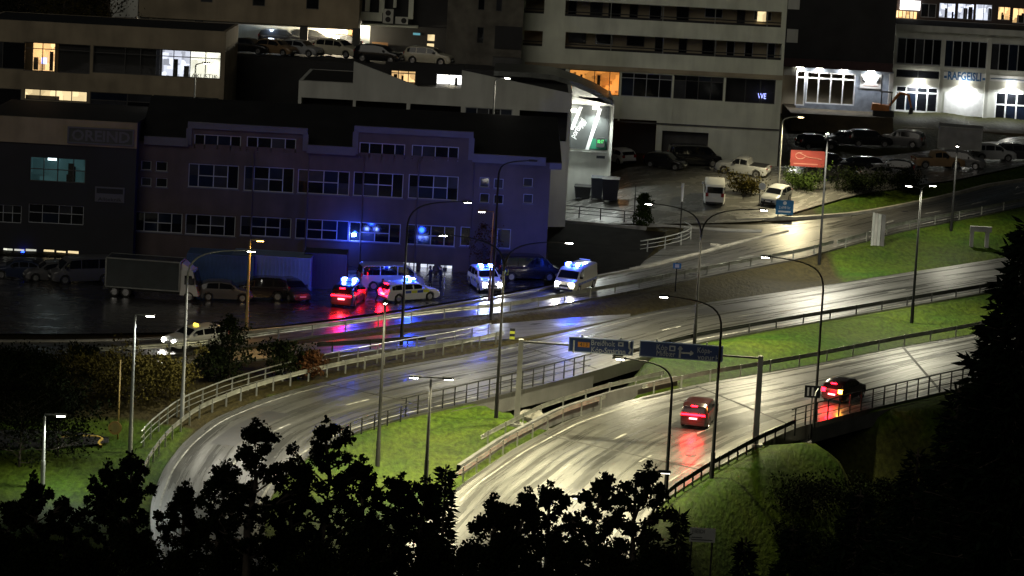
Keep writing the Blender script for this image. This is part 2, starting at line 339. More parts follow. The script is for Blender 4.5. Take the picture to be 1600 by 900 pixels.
# --- gully that runs under the ramp and under the carriageway
GUL = [plane0(*p) for p in ((905,548),(880,590),(868,625),(935,650),(1080,660),(1240,662),(1390,668),(1460,720),(1520,800))]
GULP = np.array([p[:2] for p in GUL])
def seg_dist(x, y, P):
    d = np.full(np.shape(x), 1e9)
    for a, b in zip(P[:-1], P[1:]):
        ab = b-a; t = np.clip(((x-a[0])*ab[0]+(y-a[1])*ab[1])/(ab@ab+1e-9), 0, 1)
        d = np.minimum(d, np.hypot(x-a[0]-t*ab[0], y-a[1]-t*ab[1]))
    return d
def paved_dist(x, y):
    d = np.full(np.shape(x), 1e9)
    for c, hw, l, r in MASK:
        k = 0
        dd = np.full(np.shape(x), 1e9)
        for i in range(len(c)-1):
            a, b = c[i], c[i+1]; ab = b-a; t = np.clip(((x-a[0])*ab[0]+(y-a[1])*ab[1])/(ab@ab+1e-9), 0, 1)
            # perpendicular half width: project the edge vector on the normal of the centre line
            nrm = np.array([-ab[1], ab[0]])/(np.hypot(*ab)+1e-9); h = abs((l[i]-c[i])@nrm)
            dd = np.minimum(dd, np.hypot(x-a[0]-t*ab[0], y-a[1]-t*ab[1])-h)
        d = np.minimum(d, dd)
    return d
_ph = np.random.rand(14, 4)
def bumps(x, y):
    z = 0
    for i, (a, b, c, d) in enumerate(_ph):
        k = .12+.09*i; th = a*6.28
        z = z+np.sin((x*math.cos(th)+y*.6*math.sin(th))*k+b*6.28)*(.22/(1+.45*i))
    return z
def sstep(t): t = np.clip(t, 0, 1); return t*t*(3-2*t)
_cc = sorted((p.x, p.y) for p in Cs); _csx = np.array([p[0] for p in _cc]); _csy = np.array([p[1] for p in _cc])
def hz(x, y):
    x = np.asarray(x, float); y = np.asarray(y, float)
    pd = paved_dist(x, y); g = seg_dist(x, y, GULP)
    wid = 4.4
    carve = -5.0*sstep(1.25-g/wid)
    cs = np.interp(x, _csx, _csy)
    carve = carve - .48*np.clip(cs-y-5, 0, 24)*sstep((x-8)/8)*sstep((y-130)/25)
    z = base(x, y)+bumps(x, y)*sstep((pd-.6)/3.5) - .14*(1-sstep((pd-.25)/.7))
    z = z - .55*sstep((pd-1)/4)*0
    z = z + np.where(pd < 2.5, carve, carve)
    return z
def hz1(x, y): return float(hz(np.array([x]), np.array([y]))[0])
xs = np.concatenate([np.linspace(-260, -62, 22), np.arange(-60, 66, .85), np.linspace(70, 260, 20)])
ys = np.concatenate([np.linspace(-30, 148, 45), np.arange(150, 312, .95), np.linspace(316, 620, 30)])
XX, YY = np.meshgrid(xs, ys, indexing='ij')
ZZ = hz(XX.ravel(), YY.ravel()).reshape(XX.shape)
nx, ny = XX.shape
vs = np.stack([XX, YY, ZZ], -1).reshape(-1, 3)
ii, jj = np.meshgrid(np.arange(nx-1), np.arange(ny-1), indexing='ij'); k = (ii*ny+jj).ravel()
fs = np.stack([k, k+ny, k+ny+1, k+1], 1)
me = bpy.data.meshes.new('ground'); me.from_pydata(vs.tolist(), [], fs.tolist()); me.shade_smooth()
# dry brown verge between the main road and the ramp, and north of the road
ynA = np.interp(vs[:, 0], [p.x for p in As], [p.y for p in As]); _b = sorted((p.x, p.y) for p in Bn)
ynB = np.interp(vs[:, 0], [p[0] for p in _b], [p[1] for p in _b])
ylim = G(250, 668).y
dry = ((vs[:, 1] > ynB) & (vs[:, 0] < 27) & ~((vs[:, 0] < -20) & (vs[:, 1] < ylim))).astype(float)*.9
dry = np.maximum(dry, .75*(vs[:, 1] > np.interp(vs[:, 0], _anx, _any)+2.5))
gd = seg_dist(vs[:, 0], vs[:, 1], GULP); dry = np.maximum(dry, .6*(gd < 4.5))
at = me.attributes.new('dry', 'FLOAT', 'POINT'); at.data.foreach_set('value', dry.astype(np.float32))
ground = put('ground', me, M['grass']); struct(ground)
# --- painted markings and kerbs: children of their road
def along(L, Rr, t, n=None):      # a line at fraction t between two edges
    return [a.lerp(b, t) for a, b in zip(L, Rr)]
def strip(pts, w, z0, name, mat_, parent, h=.0):
    mb = MB(); P = []
    for i, p in enumerate(pts):
        t = (pts[min(i+1, len(pts)-1)]-pts[max(i-1, 0)]); t.z = 0; t.normalize(); nn = Vector((-t.y, t.x, 0))*w/2
        a, b = p+nn, p-nn; P.append((Vector((a.x, a.y, float(base(a.x, a.y))+z0)), Vector((b.x, b.y, float(base(b.x, b.y))+z0))))
    if h:
        mb.grid([[a-Vector((0, 0, .3)), a+Vector((0, 0, h)), b+Vector((0, 0, h)), b-Vector((0, 0, .3))] for a, b in P])
    else:
        mb.grid([[a, b] for a, b in P])
    return mk(name, mb, mat_, parent)
def cum(pts):
    d = [0]
    for a, b in zip(pts, pts[1:]): d.append(d[-1]+(b-a).length)
    return d
def dashes(L, Rr, t, ln, gap, parent, z=.006, w=.16, start=0):
    c = along(L, Rr, t); d = cum(c); s = start
    def at(q): return Vector([np.interp(q, d, [p[k] for p in c]) for k in range(3)])
    while s+ln < d[-1]:
        strip([at(s+ln*i/4) for i in range(5)], w, z, 'lane_dash', M['paint'], parent); s += ln+gap
def line(L, Rr, t, parent, w=.14, z=.006, a=0, b=None):
    strip(along(L, Rr, t)[a:b], w, z, 'edge_line', M['paint'], parent)
dashes(An, As, .52, 2.2, 4.5, roadA); line(An, As, .9, roadA, a=38)
strip([p for p in An[:72]], .28, 0, 'kerb', M['kerb'], roadA, .13)
line(Bn, Bs, .08, roadB, w=.1); dashes(Bn, Bs, .52, 2.4, 7, roadB); line(Bn, Bs, .93, roadB)
line(Cn, Cs, .07, roadC); dashes(Cn, Cs, .36, 2.2, 7.5, roadC); dashes(Cn, Cs, .64, 2.2, 7.5, roadC, start=3); line(Cn, Cs, .9, roadC)
strip([G(*p) for p in ((985,422),(1050,407),(1095,396),(1120,388),(1124,384),(1110,383))], .28, 0, 'kerb', M['kerb'], junction, .14)
strip(resample([G(*p) for p in ((1150,343),(1240,341),(1330,335),(1400,323),(1480,306),(1600,281))], 40), .3, 0, 'kerb', M['kerb'], roadA, .14)
strip(resample([G(*p) for p in ((95,683),(150,681),(165,686),(150,692),(158,697))], 14), .14, 0.02, 'kerb', mat('yellow_kerb', (.3, .2, .03), .6), lowpath, .05)
seal = mat('joint_seal', (.008, .008, .008), .7, .3, 2); patchm = streaky('repair_patch', (.014, .014, .014), .4, .6, .3, .8, c0=.3, c1=.6)
def cross(Nn_, Ss_, i, t0, t1, w, par, nm='expansion_joint'):
    a, b = Nn_[i].lerp(Ss_[i], t0), Nn_[i].lerp(Ss_[i], t1); strip([a.lerp(b, k/6) for k in range(7)], w, .009, nm, seal, par)
for i in (44, 66, 92): cross(Cn, Cs, i, .02, .97, .22, roadC)
for i in (47, 65): cross(Bn, Bs, i, .04, .97, .2, roadB)
for (L_, R_, rd, i0, i1, t) in ((Bn, Bs, roadB, 30, 40, .3), (Bn, Bs, roadB, 52, 57, .72), (Bn, Bs, roadB, 84, 92, .25), (Cn, Cs, roadC, 52, 58, .5), (Cn, Cs, roadC, 74, 84, .22), (An, As, roadA, 70, 76, .3), (An, As, roadA, 92, 99, .7)):
    strip(along(L_, R_, t)[i0:i1], 1.6, .004, 'repair_patch', patchm, rd)
for (L_, R_, rd, i, t) in ((Bn, Bs, roadB, 38, .75), (Bn, Bs, roadB, 78, .8), (Cn, Cs, roadC, 48, .8), (Cn, Cs, roadC, 62, .2), (An, As, roadA, 60, .8), (An, As, roadA, 84, .2)):
    p = L_[i].lerp(R_[i], t); g_ = MB(); g_.tube([(p.x, p.y, float(base(p.x, p.y))-.02), (p.x, p.y, float(base(p.x, p.y))+.012)], .36, 18); mk('manhole_cover', g_, M['darkmetal'], rd)
# --- barriers
def rail_frames(pts):
    fr = []
    for i, p in enumerate(pts):
        t = (pts[min(i+1, len(pts)-1)]-pts[max(i-1, 0)]); t.z = 0; t.normalize()
        fr.append((p, Vector((-t.y, t.x, 0)), t))
    return fr
def guard_rail(px, label, n, post_every, group='crash barriers along the roads', mat_=None, posts=True, kind='w', hgt=.72, pts=None, off=0):
    mat_ = mat_ or M['galv']
    P = pts or resample([G(*p) for p in px], n)
    P = [Vector((p.x, p.y, float(base(p.x, p.y)))) for p in P]
    fr = rail_frames(P)
    if off: P = [p+nn*off for p, nn, t in fr]; P = [Vector((p.x, p.y, float(base(p.x, p.y)))) for p in P]; fr = rail_frames(P)
    root = thing('guard_rail' if kind == 'w' else 'bridge_railing', label, 'railing' if kind != 'w' else 'guard rail', P[len(P)//2], group)
    if kind == 'w':
        prof = [(-.02, .0), (.05, .05), (.05, .1), (-.01, .155), (.05, .21), (.05, .26), (-.02, .31)]
        mb = MB(); mb.grid([[p+nn*a+Vector((0, 0, hgt-.31+b)) for a, b in prof] for p, nn, t in fr])
        o = mk('beam', mb, mat_, root, smooth=True); sm = o.modifiers.new('thick', 'SOLIDIFY'); sm.thickness = .012
    else:
        for z, r in ((hgt, .05), (hgt*.68, .028), (hgt*.36, .028)):
            mb = MB(); mb.tube([p+Vector((0, 0, z)) for p in P], r, 6); mk('rail', mb, mat_, root, smooth=True)
    d = cum(P); s = post_every*.4; pm = None
    while posts and s < d[-1]:
        p = Vector([np.interp(s, d, [q[k] for q in P]) for k in range(3)])
        if pm is None:
            mb = MB(); hh = hgt+(.0 if kind == 'w' else .03); mb.box(-.05, .05, -.07, .07, -.35, hh*.55); mb.box(-.04, .04, -.06, .06, hh*.55, hh); pm = mb.mesh('post'); pm.materials.append(mat_)
        o = bpy.data.objects.new('post', pm); COL.objects.link(o); o.parent = root; o.location = p-root.location
        s += post_every
    return root
DK = M['pole']
guard_rail([(100,560),(200,556),(300,549),(400,535),(475,525),(600,508),(700,496),(800,486),(880,472),(1000,450),(1090,432),(1200,411),(1302,388)], 'galvanised crash barrier between the slip road and the main road with the ambulance', 90, 3.2)
guard_rail([(1308,388),(1400,361),(1490,344),(1600,321),(1680,305)], 'crash barrier along the main road above the two-legged concrete frame', 50, 3.2)
guard_rail([(495,551),(560,547),(620,543),(665,540)], 'short barrier on the near side of the slip road', 20, 3.0, mat_=DK)
guard_rail([(60,577),(200,575),(290,570)], 'barrier beside the slip road under the taxi', 24, 3.0, mat_=DK)
guard_rail(None, 'long curved barrier round the outside of the ramp', 0, 2.0, pts=Bn[19:66], off=.9, hgt=.85)
guard_rail(None, 'outer handrail following the curved ramp barrier', 0, 2.0, pts=Bn[27:66], off=2.1, kind='b', hgt=1.15, group='railings of the ramp')
guard_rail(None, 'dark barrier on the inside of the ramp bend before the bridge', 0, 1.5, pts=Bs[30:44], off=-.25, mat_=DK, kind='b', hgt=.9, group='railings of the ramp')
guard_rail(None, 'bridge railing of the ramp over the gully', 0, 1.25, pts=Bs[43:65], off=.12, mat_=DK, kind='b', hgt=1.25, group='bridge railings')
guard_rail(None, 'dark barrier along the near side of the upper ramp towards the spruce', 0, 3.3, pts=Bs[67:124], off=.1, mat_=DK)
guard_rail(None, 'shiny barrier on the far side of the dual carriageway', 0, 2.6, pts=Cn[8:56], off=.25, hgt=.8)
guard_rail(None, 'second barrier set back behind the carriageway barrier', 0, 3.0, pts=Cn[38:66], off=1.9, hgt=.8)
guard_rail(None, 'barrier on the far side of the carriageway towards the spruce', 0, 3.2, pts=Cn[60:114], off=.3, hgt=.75)
guard_rail(None, 'low dark barrier along the near side of the carriageway', 0, 1.6, pts=Cs[14:66], off=-.2, mat_=DK, hgt=.75)
guard_rail(None, 'bridge railing of the dual carriageway over the gully', 0, 1.35, pts=Cs[65:104], off=.1, mat_=DK, kind='b', hgt=1.3, group='bridge railings')
# steps railing by the junction
for i, (h, lab) in enumerate(((0, 'lowest'), (1, 'middle'), (2, 'topmost'))):
    pass
guard_rail([(1000,396),(1040,389),(1070,381),(1082,374),(1078,368),(1068,366)], 'pale pipe railing round the bend of the side street', 18, 2.5, mat_=M['polelight'], kind='b', hgt=1.05, group='railings by the car park')
guard_rail([(862,336),(900,340),(950,345),(1000,350)], 'thin pipe railing along the edge of the car park by the dark bins', 14, 2.4, mat_=M['darkmetal'], kind='b', hgt=1.0, group='railings by the car park')
# retaining wall below the car park
def px_wall(name, label, top, h, thick, mat_, cat='wall'):
    P = resample([G(*p) for p in top], 24); mb = MB()
    fr = rail_frames(P)
    mb.grid([[p-nn*thick-Vector((0, 0, h)), p-nn*thick+Vector((0, 0, .18)), p+nn*thick+Vector((0, 0, .18)), p+nn*thick-Vector((0, 0, h))] for p, nn, t in fr])
    return tag(mk(name, mb, mat_), label, cat)
px_wall('retaining_wall', 'low concrete retaining wall under the lit edge of the car park', [(858,345),(900,348),(960,354),(1010,357)], 2.2, .18, M['concrete'])
px_wall('retaining_wall', 'concrete kerb wall between the car park and the side street', [(1012,352),(1080,357),(1140,361),(1190,362)], .6, .15, M['concrete'])
# bridge abutments and parapets in the gully
def abut(label, L, i0, i1, depth, sgn):
    mb = MB(); P = L[i0:i1]; fr = rail_frames(P)
    mb.grid([[p-nn*sgn*.05+Vector((0, 0, -.02)), p-nn*sgn*.05+Vector((0, 0, -depth)), p+nn*sgn*.8+Vector((0, 0, -depth)), p+nn*sgn*.8+Vector((0, 0, -.02))] for p, nn, t in fr])
    return tag(mk('bridge_parapet', mb, M['darkconc']), label, 'bridge')
abut('concrete edge beam of the ramp bridge above the dark opening', Bs, 47, 64, .95, -1)
abut('concrete edge beam of the carriageway bridge', Cs, 67, 103, 1.0, -1)
# concrete barrier blocks along the carriageway (solid lower face seen behind the rail)
mb = MB(); fr = rail_frames(Cn[30:66])
mb.grid([[p+nn*.7+Vector((0, 0, -.3)), p+nn*.75+Vector((0, 0, .62)), p+nn*1.0+Vector((0, 0, .62)), p+nn*1.05+Vector((0, 0, -.3))] for p, nn, t in fr])
tag(mk('concrete_barrier', mb, M['darkconc']), 'long grey concrete barrier behind the rail of the dual carriageway', 'barrier')
# rock lining in the gully
gb = 0
for (px, py, r) in ((838,640,1.5),(850,652,1.2),(828,652,1.0),(862,645,1.1),(895,612,1.0),(915,606,.8),(905,622,.9),(880,628,.9)):
    p = G(px, py); bm = bmesh.new(); bmesh.ops.create_icosphere(bm, subdivisions=2, radius=r)
    rr = random.Random(int(px*7+py)); 
    for v in bm.verts: v.co *= 1+rr.uniform(-.22, .2); v.co.z *= .8
    me = bpy.data.meshes.new('boulder'); bm.to_mesh(me); bm.free(); me.transform(Matrix.Translation((p.x, p.y, hz1(p.x, p.y)+r*.25)))
    tag(put('boulder', me, M['rock']), 'rough grey boulder lining the gully beside the ramp bridge', 'rock', 'boulders in the gully')
# ================================================================ buildings (each facade is a vertical plane at its own distance)
class Fac:
    def __init__(s, Y, yaw=0, X=0):
        s.O = Vector((X, Y, 0)); s.u = Vector((math.cos(yaw), math.sin(yaw), 0)); s.n = Vector((math.sin(yaw), -math.cos(yaw), 0))
    def p(s, px, py, d=0):
        r = ray(px, py); o = s.O+s.n*d; t = (o-CAMP).dot(s.n)/r.dot(s.n); q = CAMP+r*t
        return (q-o).dot(s.u), q.z
    def P(s, u, z, d=0): return s.O+s.u*u+s.n*d+Vector((0, 0, z))
    def rect(s, x0, y0, x1, y1, d=0):
        u0, z1 = s.p(x0, y0, d); u1, z0 = s.p(x1, y1, d); return (u0, u1, z0, z1)
def fbox(mb, f, r, d0, d1):
    u0, u1, z0, z1 = r
    mb.hexa([f.P(u0,z0,d1), f.P(u1,z0,d1), f.P(u1,z0,d0), f.P(u0,z0,d0), f.P(u0,z1,d1), f.P(u1,z1,d1), f.P(u1,z1,d0), f.P(u0,z1,d0)]); return mb
def FB(name, f, r, d0, d1, mat_, parent): return mk(name, fbox(MB(), f, r, d0, d1), mat_, parent)
def wall(name, f, r, holes, thick, mat_, parent, d=0):
    u0, u1, z0, z1 = r
    us = sorted({u0, u1, *[min(max(v, u0), u1) for h in holes for v in h[:2]]}); zs = sorted({z0, z1, *[min(max(v, z0), z1) for h in holes for v in h[2:]]})
    S = np.ones((len(us)-1, len(zs)-1), bool)
    for i in range(len(us)-1):
        for j in range(len(zs)-1):
            cu, cz = (us[i]+us[i+1])/2, (zs[j]+zs[j+1])/2
            if any(h[0] < cu < h[1] and h[2] < cz < h[3] for h in holes): S[i, j] = False
    mb = MB(); A, B = d, d-thick
    for i in range(S.shape[0]):
        for j in range(S.shape[1]):
            if not S[i, j]: continue
            a, b, c, e = us[i], us[i+1], zs[j], zs[j+1]
            mb.quad(f.P(a,c,A), f.P(b,c,A), f.P(b,e,A), f.P(a,e,A)); mb.quad(f.P(a,c,B), f.P(b,c,B), f.P(b,e,B), f.P(a,e,B))
            def solid(x, y): return 0 <= x < S.shape[0] and 0 <= y < S.shape[1] and S[x, y]
            if not solid(i-1, j): mb.quad(f.P(a,c,A), f.P(a,e,A), f.P(a,e,B), f.P(a,c,B))
            if not solid(i+1, j): mb.quad(f.P(b,c,A), f.P(b,e,A), f.P(b,e,B), f.P(b,c,B))
            if not solid(i, j-1): mb.quad(f.P(a,c,A), f.P(b,c,A), f.P(b,c,B), f.P(a,c,B))
            if not solid(i, j+1): mb.quad(f.P(a,e,A), f.P(b,e,A), f.P(b,e,B), f.P(a,e,B))
    bm = mb.mesh(name); b2 = bmesh.new(); b2.from_mesh(bm); bmesh.ops.remove_doubles(b2, verts=b2.verts, dist=.0005); b2.to_mesh(bm); b2.free()
    return put(name, bm, mat_, parent)
_wr = random.Random(11)
def window(f, r, parent, cols=(.5,), rows=(), d=-.12, fm=None, gm=None, fw=.07, sill=None, name='window', span=None):
    """frame + mullions as one part; every pane a sub-part"""
    fm = fm or M['winframe']; gm = gm or M['glass']; u0, u1, z0, z1 = r; mb = MB()
    cs = [0, *cols, 1]; rs = [0, *rows, 1]; W, Hh = u1-u0, z1-z0
    for c in cs:
        x = u0+c*W; h = fw/2; a, b = (x, x+fw) if c == 0 else (x-fw, x) if c == 1 else (x-h, x+h)
        fbox(mb, f, (a, b, z0, z1), d-.05, d+.05)
    for q in rs:
        x = z0+q*Hh; h = fw/2; a, b = (x, x+fw) if q == 0 else (x-fw, x) if q == 1 else (x-h, x+h)
        l, rt = (u0+span[0]*W, u0+span[1]*W) if span and 0 < q < 1 else (u0, u1)
        fbox(mb, f, (l, rt, a, b), d-.045, d+.045)
    o = mk(name, mb, fm, parent)
    for i in range(len(cs)-1):
        for j in range(len(rs)-1):
            g2 = gm if gm is not M['glass'] else _wr.choice((gm, gm, gm, M['glass_c'], M['glass_b']))
            mk('pane', fbox(MB(), f, (u0+cs[i]*W, u0+cs[i+1]*W, z0+rs[j]*Hh, z0+rs[j+1]*Hh), d-.012-.001*((i+j) % 2), d-.002-.001*((i+j) % 2)), g2, o)
    if sill: mk('sill', fbox(MB(), f, (u0-.08, u1+.08, z0-.09, z0-.002), d, .07), sill, o)
    return o
def room(f, r, parent, em, depth=2.2, extra=True, seed=0):
    """lit interior: glowing back wall, side walls, and dark furniture silhouettes"""
    u0, u1, z0, z1 = r; e = .02
    o = FB('lit_room', f, (u0-.2, u1+.2, z0-.2, z1+.2), -depth, -depth+.05, em, parent)
    if extra:
        rr = random.Random(seed+int(u0*31)); mb = MB(); W = u1-u0
        for k in range(max(2, int(W/1.1))):
            x = u0+rr.random()*W; w = rr.uniform(.15, .55); h = rr.uniform(.25, .8)*(z1-z0); dd = -depth+rr.uniform(.3, 1.2)
            fbox(mb, f, (x, x+w, z0-.1, z0+h), dd, dd+.2)
        mk('furniture', mb, M['trimblack'], o)
    return o
def fade_box(name, f, r, d0, d1, mat_, parent): return FB(name, f, r, d0, d1, mat_, parent)
def bldg(name, label, f, r, depth, mat_, roof_mat=None, cat='building'):
    u0, u1, z0, z1 = r; root = thing(name, label, cat, f.P((u0+u1)/2, z0, -depth/2))
    return root
def shell(f, r, depth, mat_, parent, roof=None, front=.35):
    """side and back walls plus a roof slab behind a separately built front wall"""
    u0, u1, z0, z1 = r; mb = MB()
    fbox(mb, f, (u0, u0+.3, z0, z1), -depth, -front); fbox(mb, f, (u1-.3, u1, z0, z1), -depth, -front); fbox(mb, f, (u0+.3, u1-.3, z0, z1), -depth, -depth+.3)
    mk('side_walls', mb, mat_, parent)
    mk('roof', fbox(MB(), f, (u0+.01, u1-.01, z1-.3, z1-.02), -depth+.01, -front), roof or M['black'], parent)
    mk('dark_backing', fbox(MB(), f, (u0+.3, u1-.3, z0+.01, z1-.31), -front-3.0, -front-2.8), M['blackwall'], parent)  # upright dark sheet added behind the panes in place of unlit rooms
def letters(txt, f, px0, px1, h, d, mat_, parent, bold=0, sx=1.0, name='lettering'):
    (ua, za), (ub, zb) = f.p(*px0, d), f.p(*px1, d)
    me = text_mesh(txt, h, .01, bold, sx)
    x = [v.co.x for v in me.vertices]; w = max(x)-min(x); k = (ub-ua)/w
    rot = Matrix((f.u, Vector((0, 0, 1)), f.n)).transposed().to_4x4()
    for v in me.vertices: v.co.x = (v.co.x-(max(x)+min(x))/2)*k
    me.transform(Matrix.Translation(f.P((ua+ub)/2, (za+zb)/2, d)) @ rot)
    return put(name, me, mat_, parent)
# ---------------------------------------------------------------- workshop block with the long window rows
f = Fac(255)
u0, zt = f.p(217, 224); u1, _ = f.p(857, 330); ub, zb = f.p(500, 402); zg = float(base(0, 255))-1.5
W3 = bldg('workshop_block', 'long tan three-storey workshop block with rows of dark windows behind the police cars', f, (u0, u1, zg, zt), 15, None)
rows_mid = [(295,255,372,296),(382,259,458,302),(466,264,545,306),(553,268,629,310),(639,272,715,314)]
rows_low = [(209,330,284,365),(290,334,367,370),(376,337,454,372),(462,341,544,377),(546,346,625,381),(636,350,710,386),(720,354,735,385),(777,357,797,389)]
rows_top = [(304,209,376,235),(386,213,462,240),(562,222,632,250),(644,226,716,253)]
small = []
for (a, b, c, d) in ((221,251,236,266),(244,252,261,268),(221,277,236,291),(244,278,261,293),(750,277,764,293),(772,279,786,295),(750,302,764,317),(772,304,786,319),(818,278,832,292),(818,303,832,318)): small.append((a, b, c, d))
H = [f.rect(*q) for q in rows_mid+rows_low+small]; T = [f.rect(*q) for q in rows_top]
zbnd = f.p(520, 236)[1]
shop = [f.rect(627,409,651,426), f.rect(656,411,679,426), f.rect(683,413,707,428)]
wall('front_wall', f, (u0, u1, zg, zbnd), H+shop, .4, M['tan'], W3)
shell(f, (u0, u1, zg, zbnd), 15, M['tan'], W3, M['black'], .4)
for i, h in enumerate(H[:5]): window(f, h, W3, (.2, .5, .78), (.5,), sill=M['trim'], span=(.2, .78))
for i, h in enumerate(H[5:13]):
    if h[1]-h[0] > 2: window(f, h, W3, (.22, .5, .78), (.48,), sill=M['trim'], span=(.22, .78))
    else: window(f, h, W3, (), (), sill=M['trim'])
for h in H[13:]: window(f, h, W3, (), (), sill=M['trim'], fw=.05)
for k, h in enumerate(shop): window(f, h, W3, (.5,), (), gm=M['clear'], fm=M['darkframe']); room(f, h, W3, E['roomcool'], 1.4, seed=k)
# raised window bays with white surrounds, and the eaves trim between them
for (x0, x1, wins) in (((296,200),(478,214),T[:2]), ((556,206),(737,224),T[2:])):
    a, za = f.p(*x0); b, zb2 = f.p(*x1); ztop = za
    wall('bay_wall', f, (a, b, zbnd+.002, ztop), wins, .35, M['tan'], W3, .05)
    FB('bay_top', f, (a, b, ztop-1.9, ztop-.6), -6, -.4, M['black'], W3)
    fbx = MB(); fbox(fbx, f, (a-.12, b+.12, ztop+.002, ztop+.5), -.3, .22); mk('bay_trim', fbx, M['trim'], W3)
    for e in (a, b): FB('bay_trim', f, (e-.22, e+.22, zbnd-.1, ztop+.001), .06, .2, M['trim'], W3)
    for h in wins: window(f, h, W3, (.22, .5, .78), (), sill=None, d=-.05)
for (a, b) in ((219, 298), (474, 560), (733, 858)):
    ua, _ = f.p(a, 235); uc, _ = f.p(b, 235); FB('eaves_trim', f, (ua+.3, uc-.2, zbnd-.25, zbnd+.42), -.1, .3, M['trim'], W3)
# dark pitched roof behind
mb = MB(); ur, _ = f.p(879, 235)
zr = zbnd+3.0
mb.hexa([f.P(u0,zbnd+.05,-.2), f.P(ur,zbnd+.05,-.2), f.P(ur,zbnd+.05,-15), f.P(u0,zbnd+.05,-15), f.P(u0,zr,-7.5), f.P(ur-.5,zr,-7.5), f.P(ur-.5,zr,-7.6), f.P(u0,zr,-7.6)])
mk('pitched_roof', mb, M['black'], W3)
FB('gable_eaves', f, (u1-.1, ur, zbnd-.5, zbnd+.03), -2, .25, M['trim'], W3)
ua, za = f.p(400, 391); FB('canopy', f, (ua-9, f.p(858, 391)[0]-.5, za-1.2, za-.95), .01, 1.1, M['darkmetal'], W3)
for k in range(5):
    uu, _ = f.p(395+k*86, 330); mb = MB(); mb.tube([f.P(uu-.1, zbnd-.3, .1), f.P(uu-.1, zg+1, .1)], .05, 6); mk('downpipe', mb, M['tan'], W3)
ul, zl = f.p(553, 367); bl = mk('flood_light', fbox(MB(), f, (ul-.16, ul+.16, zl-.1, zl+.12), .02, .25), E['bluecore'], W3)
point('blue_lamp', f.P(ul, zl, 1.1), 260, (.015, .06, 1), .15, bl)
# ---------------------------------------------------------------- dark shop building with the framed sign
f2 = Fac(253.5)
a0, zt2 = f2.p(-30, 176); a1, _ = f2.p(214, 230); zt2 = f2.p(100, 186)[1]
S2 = bldg('sign_building', 'dark blue-grey shop building with framed lettering sign on its parapet', f2, (a0, a1, zg, zt2), 15, None)
wA, wB, wC = f2.rect(47,244,133,287), f2.rect(45,318,130,352), f2.rect(-30,318,33,349)
gl = [f2.rect(*q) for q in ((4,387,20,404),(21,388,38,406),(39,388,57,402),(67,389,85,404),(87,391,103,408),(105,391,123,409))]
zmid = f2.p(100, 226)[1]
wall('front_wall', f2, (a0, a1-.02, zg, zmid), [wA, wB, wC]+gl, .4, M['bluegrey'], S2)
wall('parapet', f2, (a0, a1-.02, zmid+.002, zt2), [], .4, M['brownwall'], S2, .15)
shell(f2, (a0, a1-.02, zg, zt2), 15, M['bluegrey'], S2, M['black'], .42)
window(f2, wA, S2, (.25, .5, .78), (.5,), gm=M['clear'], fm=M['darkframe']); room(f2, wA, S2, E['roomteal'], 2.0)
ut = f2.rect(75, 245, 88, 251, -1.0); FB('strip_light', f2, ut, -1.1, -1.0, E['tube'], S2)
for w in (wB, wC): window(f2, w, S2, (.25, .55, .78), (.55,), fm=M['winframe'], fw=.05)
for k, g_ in enumerate(gl):
    window(f2, g_, S2, (), (), gm=M['clear'], fm=M['darkframe'], fw=.05); FB('blind', f2, g_, -.5, -.45, E['roomyellow'] if k > 2 else E['roomwhite'], S2)
us, zs_ = f2.p(7, 394); pb = FB('alarm_lamp', f2, (f2.p(36, 393)[0]-.12, f2.p(36, 393)[0]+.12, zs_-.1, zs_+.14), .02, .2, E['blue'], S2)
sg = thing('shop_sign', 'framed rooftop sign reading OREIND on the dark shop building', 'sign', f2.P(*f2.p(157, 214), .2))
r = f2.rect(106, 197, 209, 229, .18); FB('board', f2, r, .16, .24, M['greydark'], sg)
mb = MB(); t = .12
for q in ((r[0], r[1], r[3]-t, r[3]), (r[0], r[1], r[2], r[2]+t), (r[0], r[0]+t, r[2]+t, r[3]-t), (r[1]-t, r[1], r[2]+t, r[3]-t)): fbox(mb, f2, q, .245, .3)
mk('frame', mb, M['trim'], sg)
letters('OREIND', f2, (112, 212), (203, 216), 1.2, .26, M['trim'], sg, .03)
sg = thing('wall_sign', 'small white double-row sign on the dark shop wall', 'sign', f2.P(*f2.p(172, 304), .02))
r = f2.rect(149, 291, 194, 317); FB('board', f2, r, .01, .07, M['trim'], sg); h = (r[3]-r[2])
FB('text_row', f2, (r[0]+.12, r[1]-.12, r[2]+h*.56, r[3]-.12), .075, .085, M['bluegrey'], sg)
letters('Allteknik', f2, (153, 311), (190, 313), .4, .085, M['bluegrey'], sg)
# ---------------------------------------------------------------- banded office block above it
f3 = Fac(283)
b0, b1 = f3.p(-30, 60)[0], f3.p(351, 110)[0]; zt3 = f3.p(175, 40)[1]; zb3 = float(base(0, 283))-2
B3 = bldg('banded_block', 'grey-brown office block with wide window bands and lit rooms at its right end', f3, (b0, b1, zb3, zt3), 12, None)
big = [f3.rect(-30, 63, 38, 109), f3.rect(38, 65, 140, 116), f3.rect(146, 71, 344, 124)]
low = [f3.rect(-30, 136, 32, 180), f3.rect(38, 138, 136, 160), f3.rect(141, 143, 236, 190), f3.rect(240, 148, 341, 168)]
wall('front_wall', f3, (b0, b1, zb3, zt3), big+low, .4, M['brownwall'], B3); shell(f3, (b0, b1, zb3, zt3), 12, M['brownwall'], B3)
window(f3, big[0], B3, (.5,), (), fm=M['darkframe'])
r = big[1]; window(f3, r, B3, (.13, .28, .48), (.78,), gm=M['clear'], fm=M['darkframe'])
room(f3, f3.rect(50, 68, 76, 110), B3, E['roomwarm'], 2.0, True, 1)
sc = f3.rect(65, 90, 73, 100, -1.2); FB('screen', f3, sc, -1.25, -1.2, E['screen'], B3)
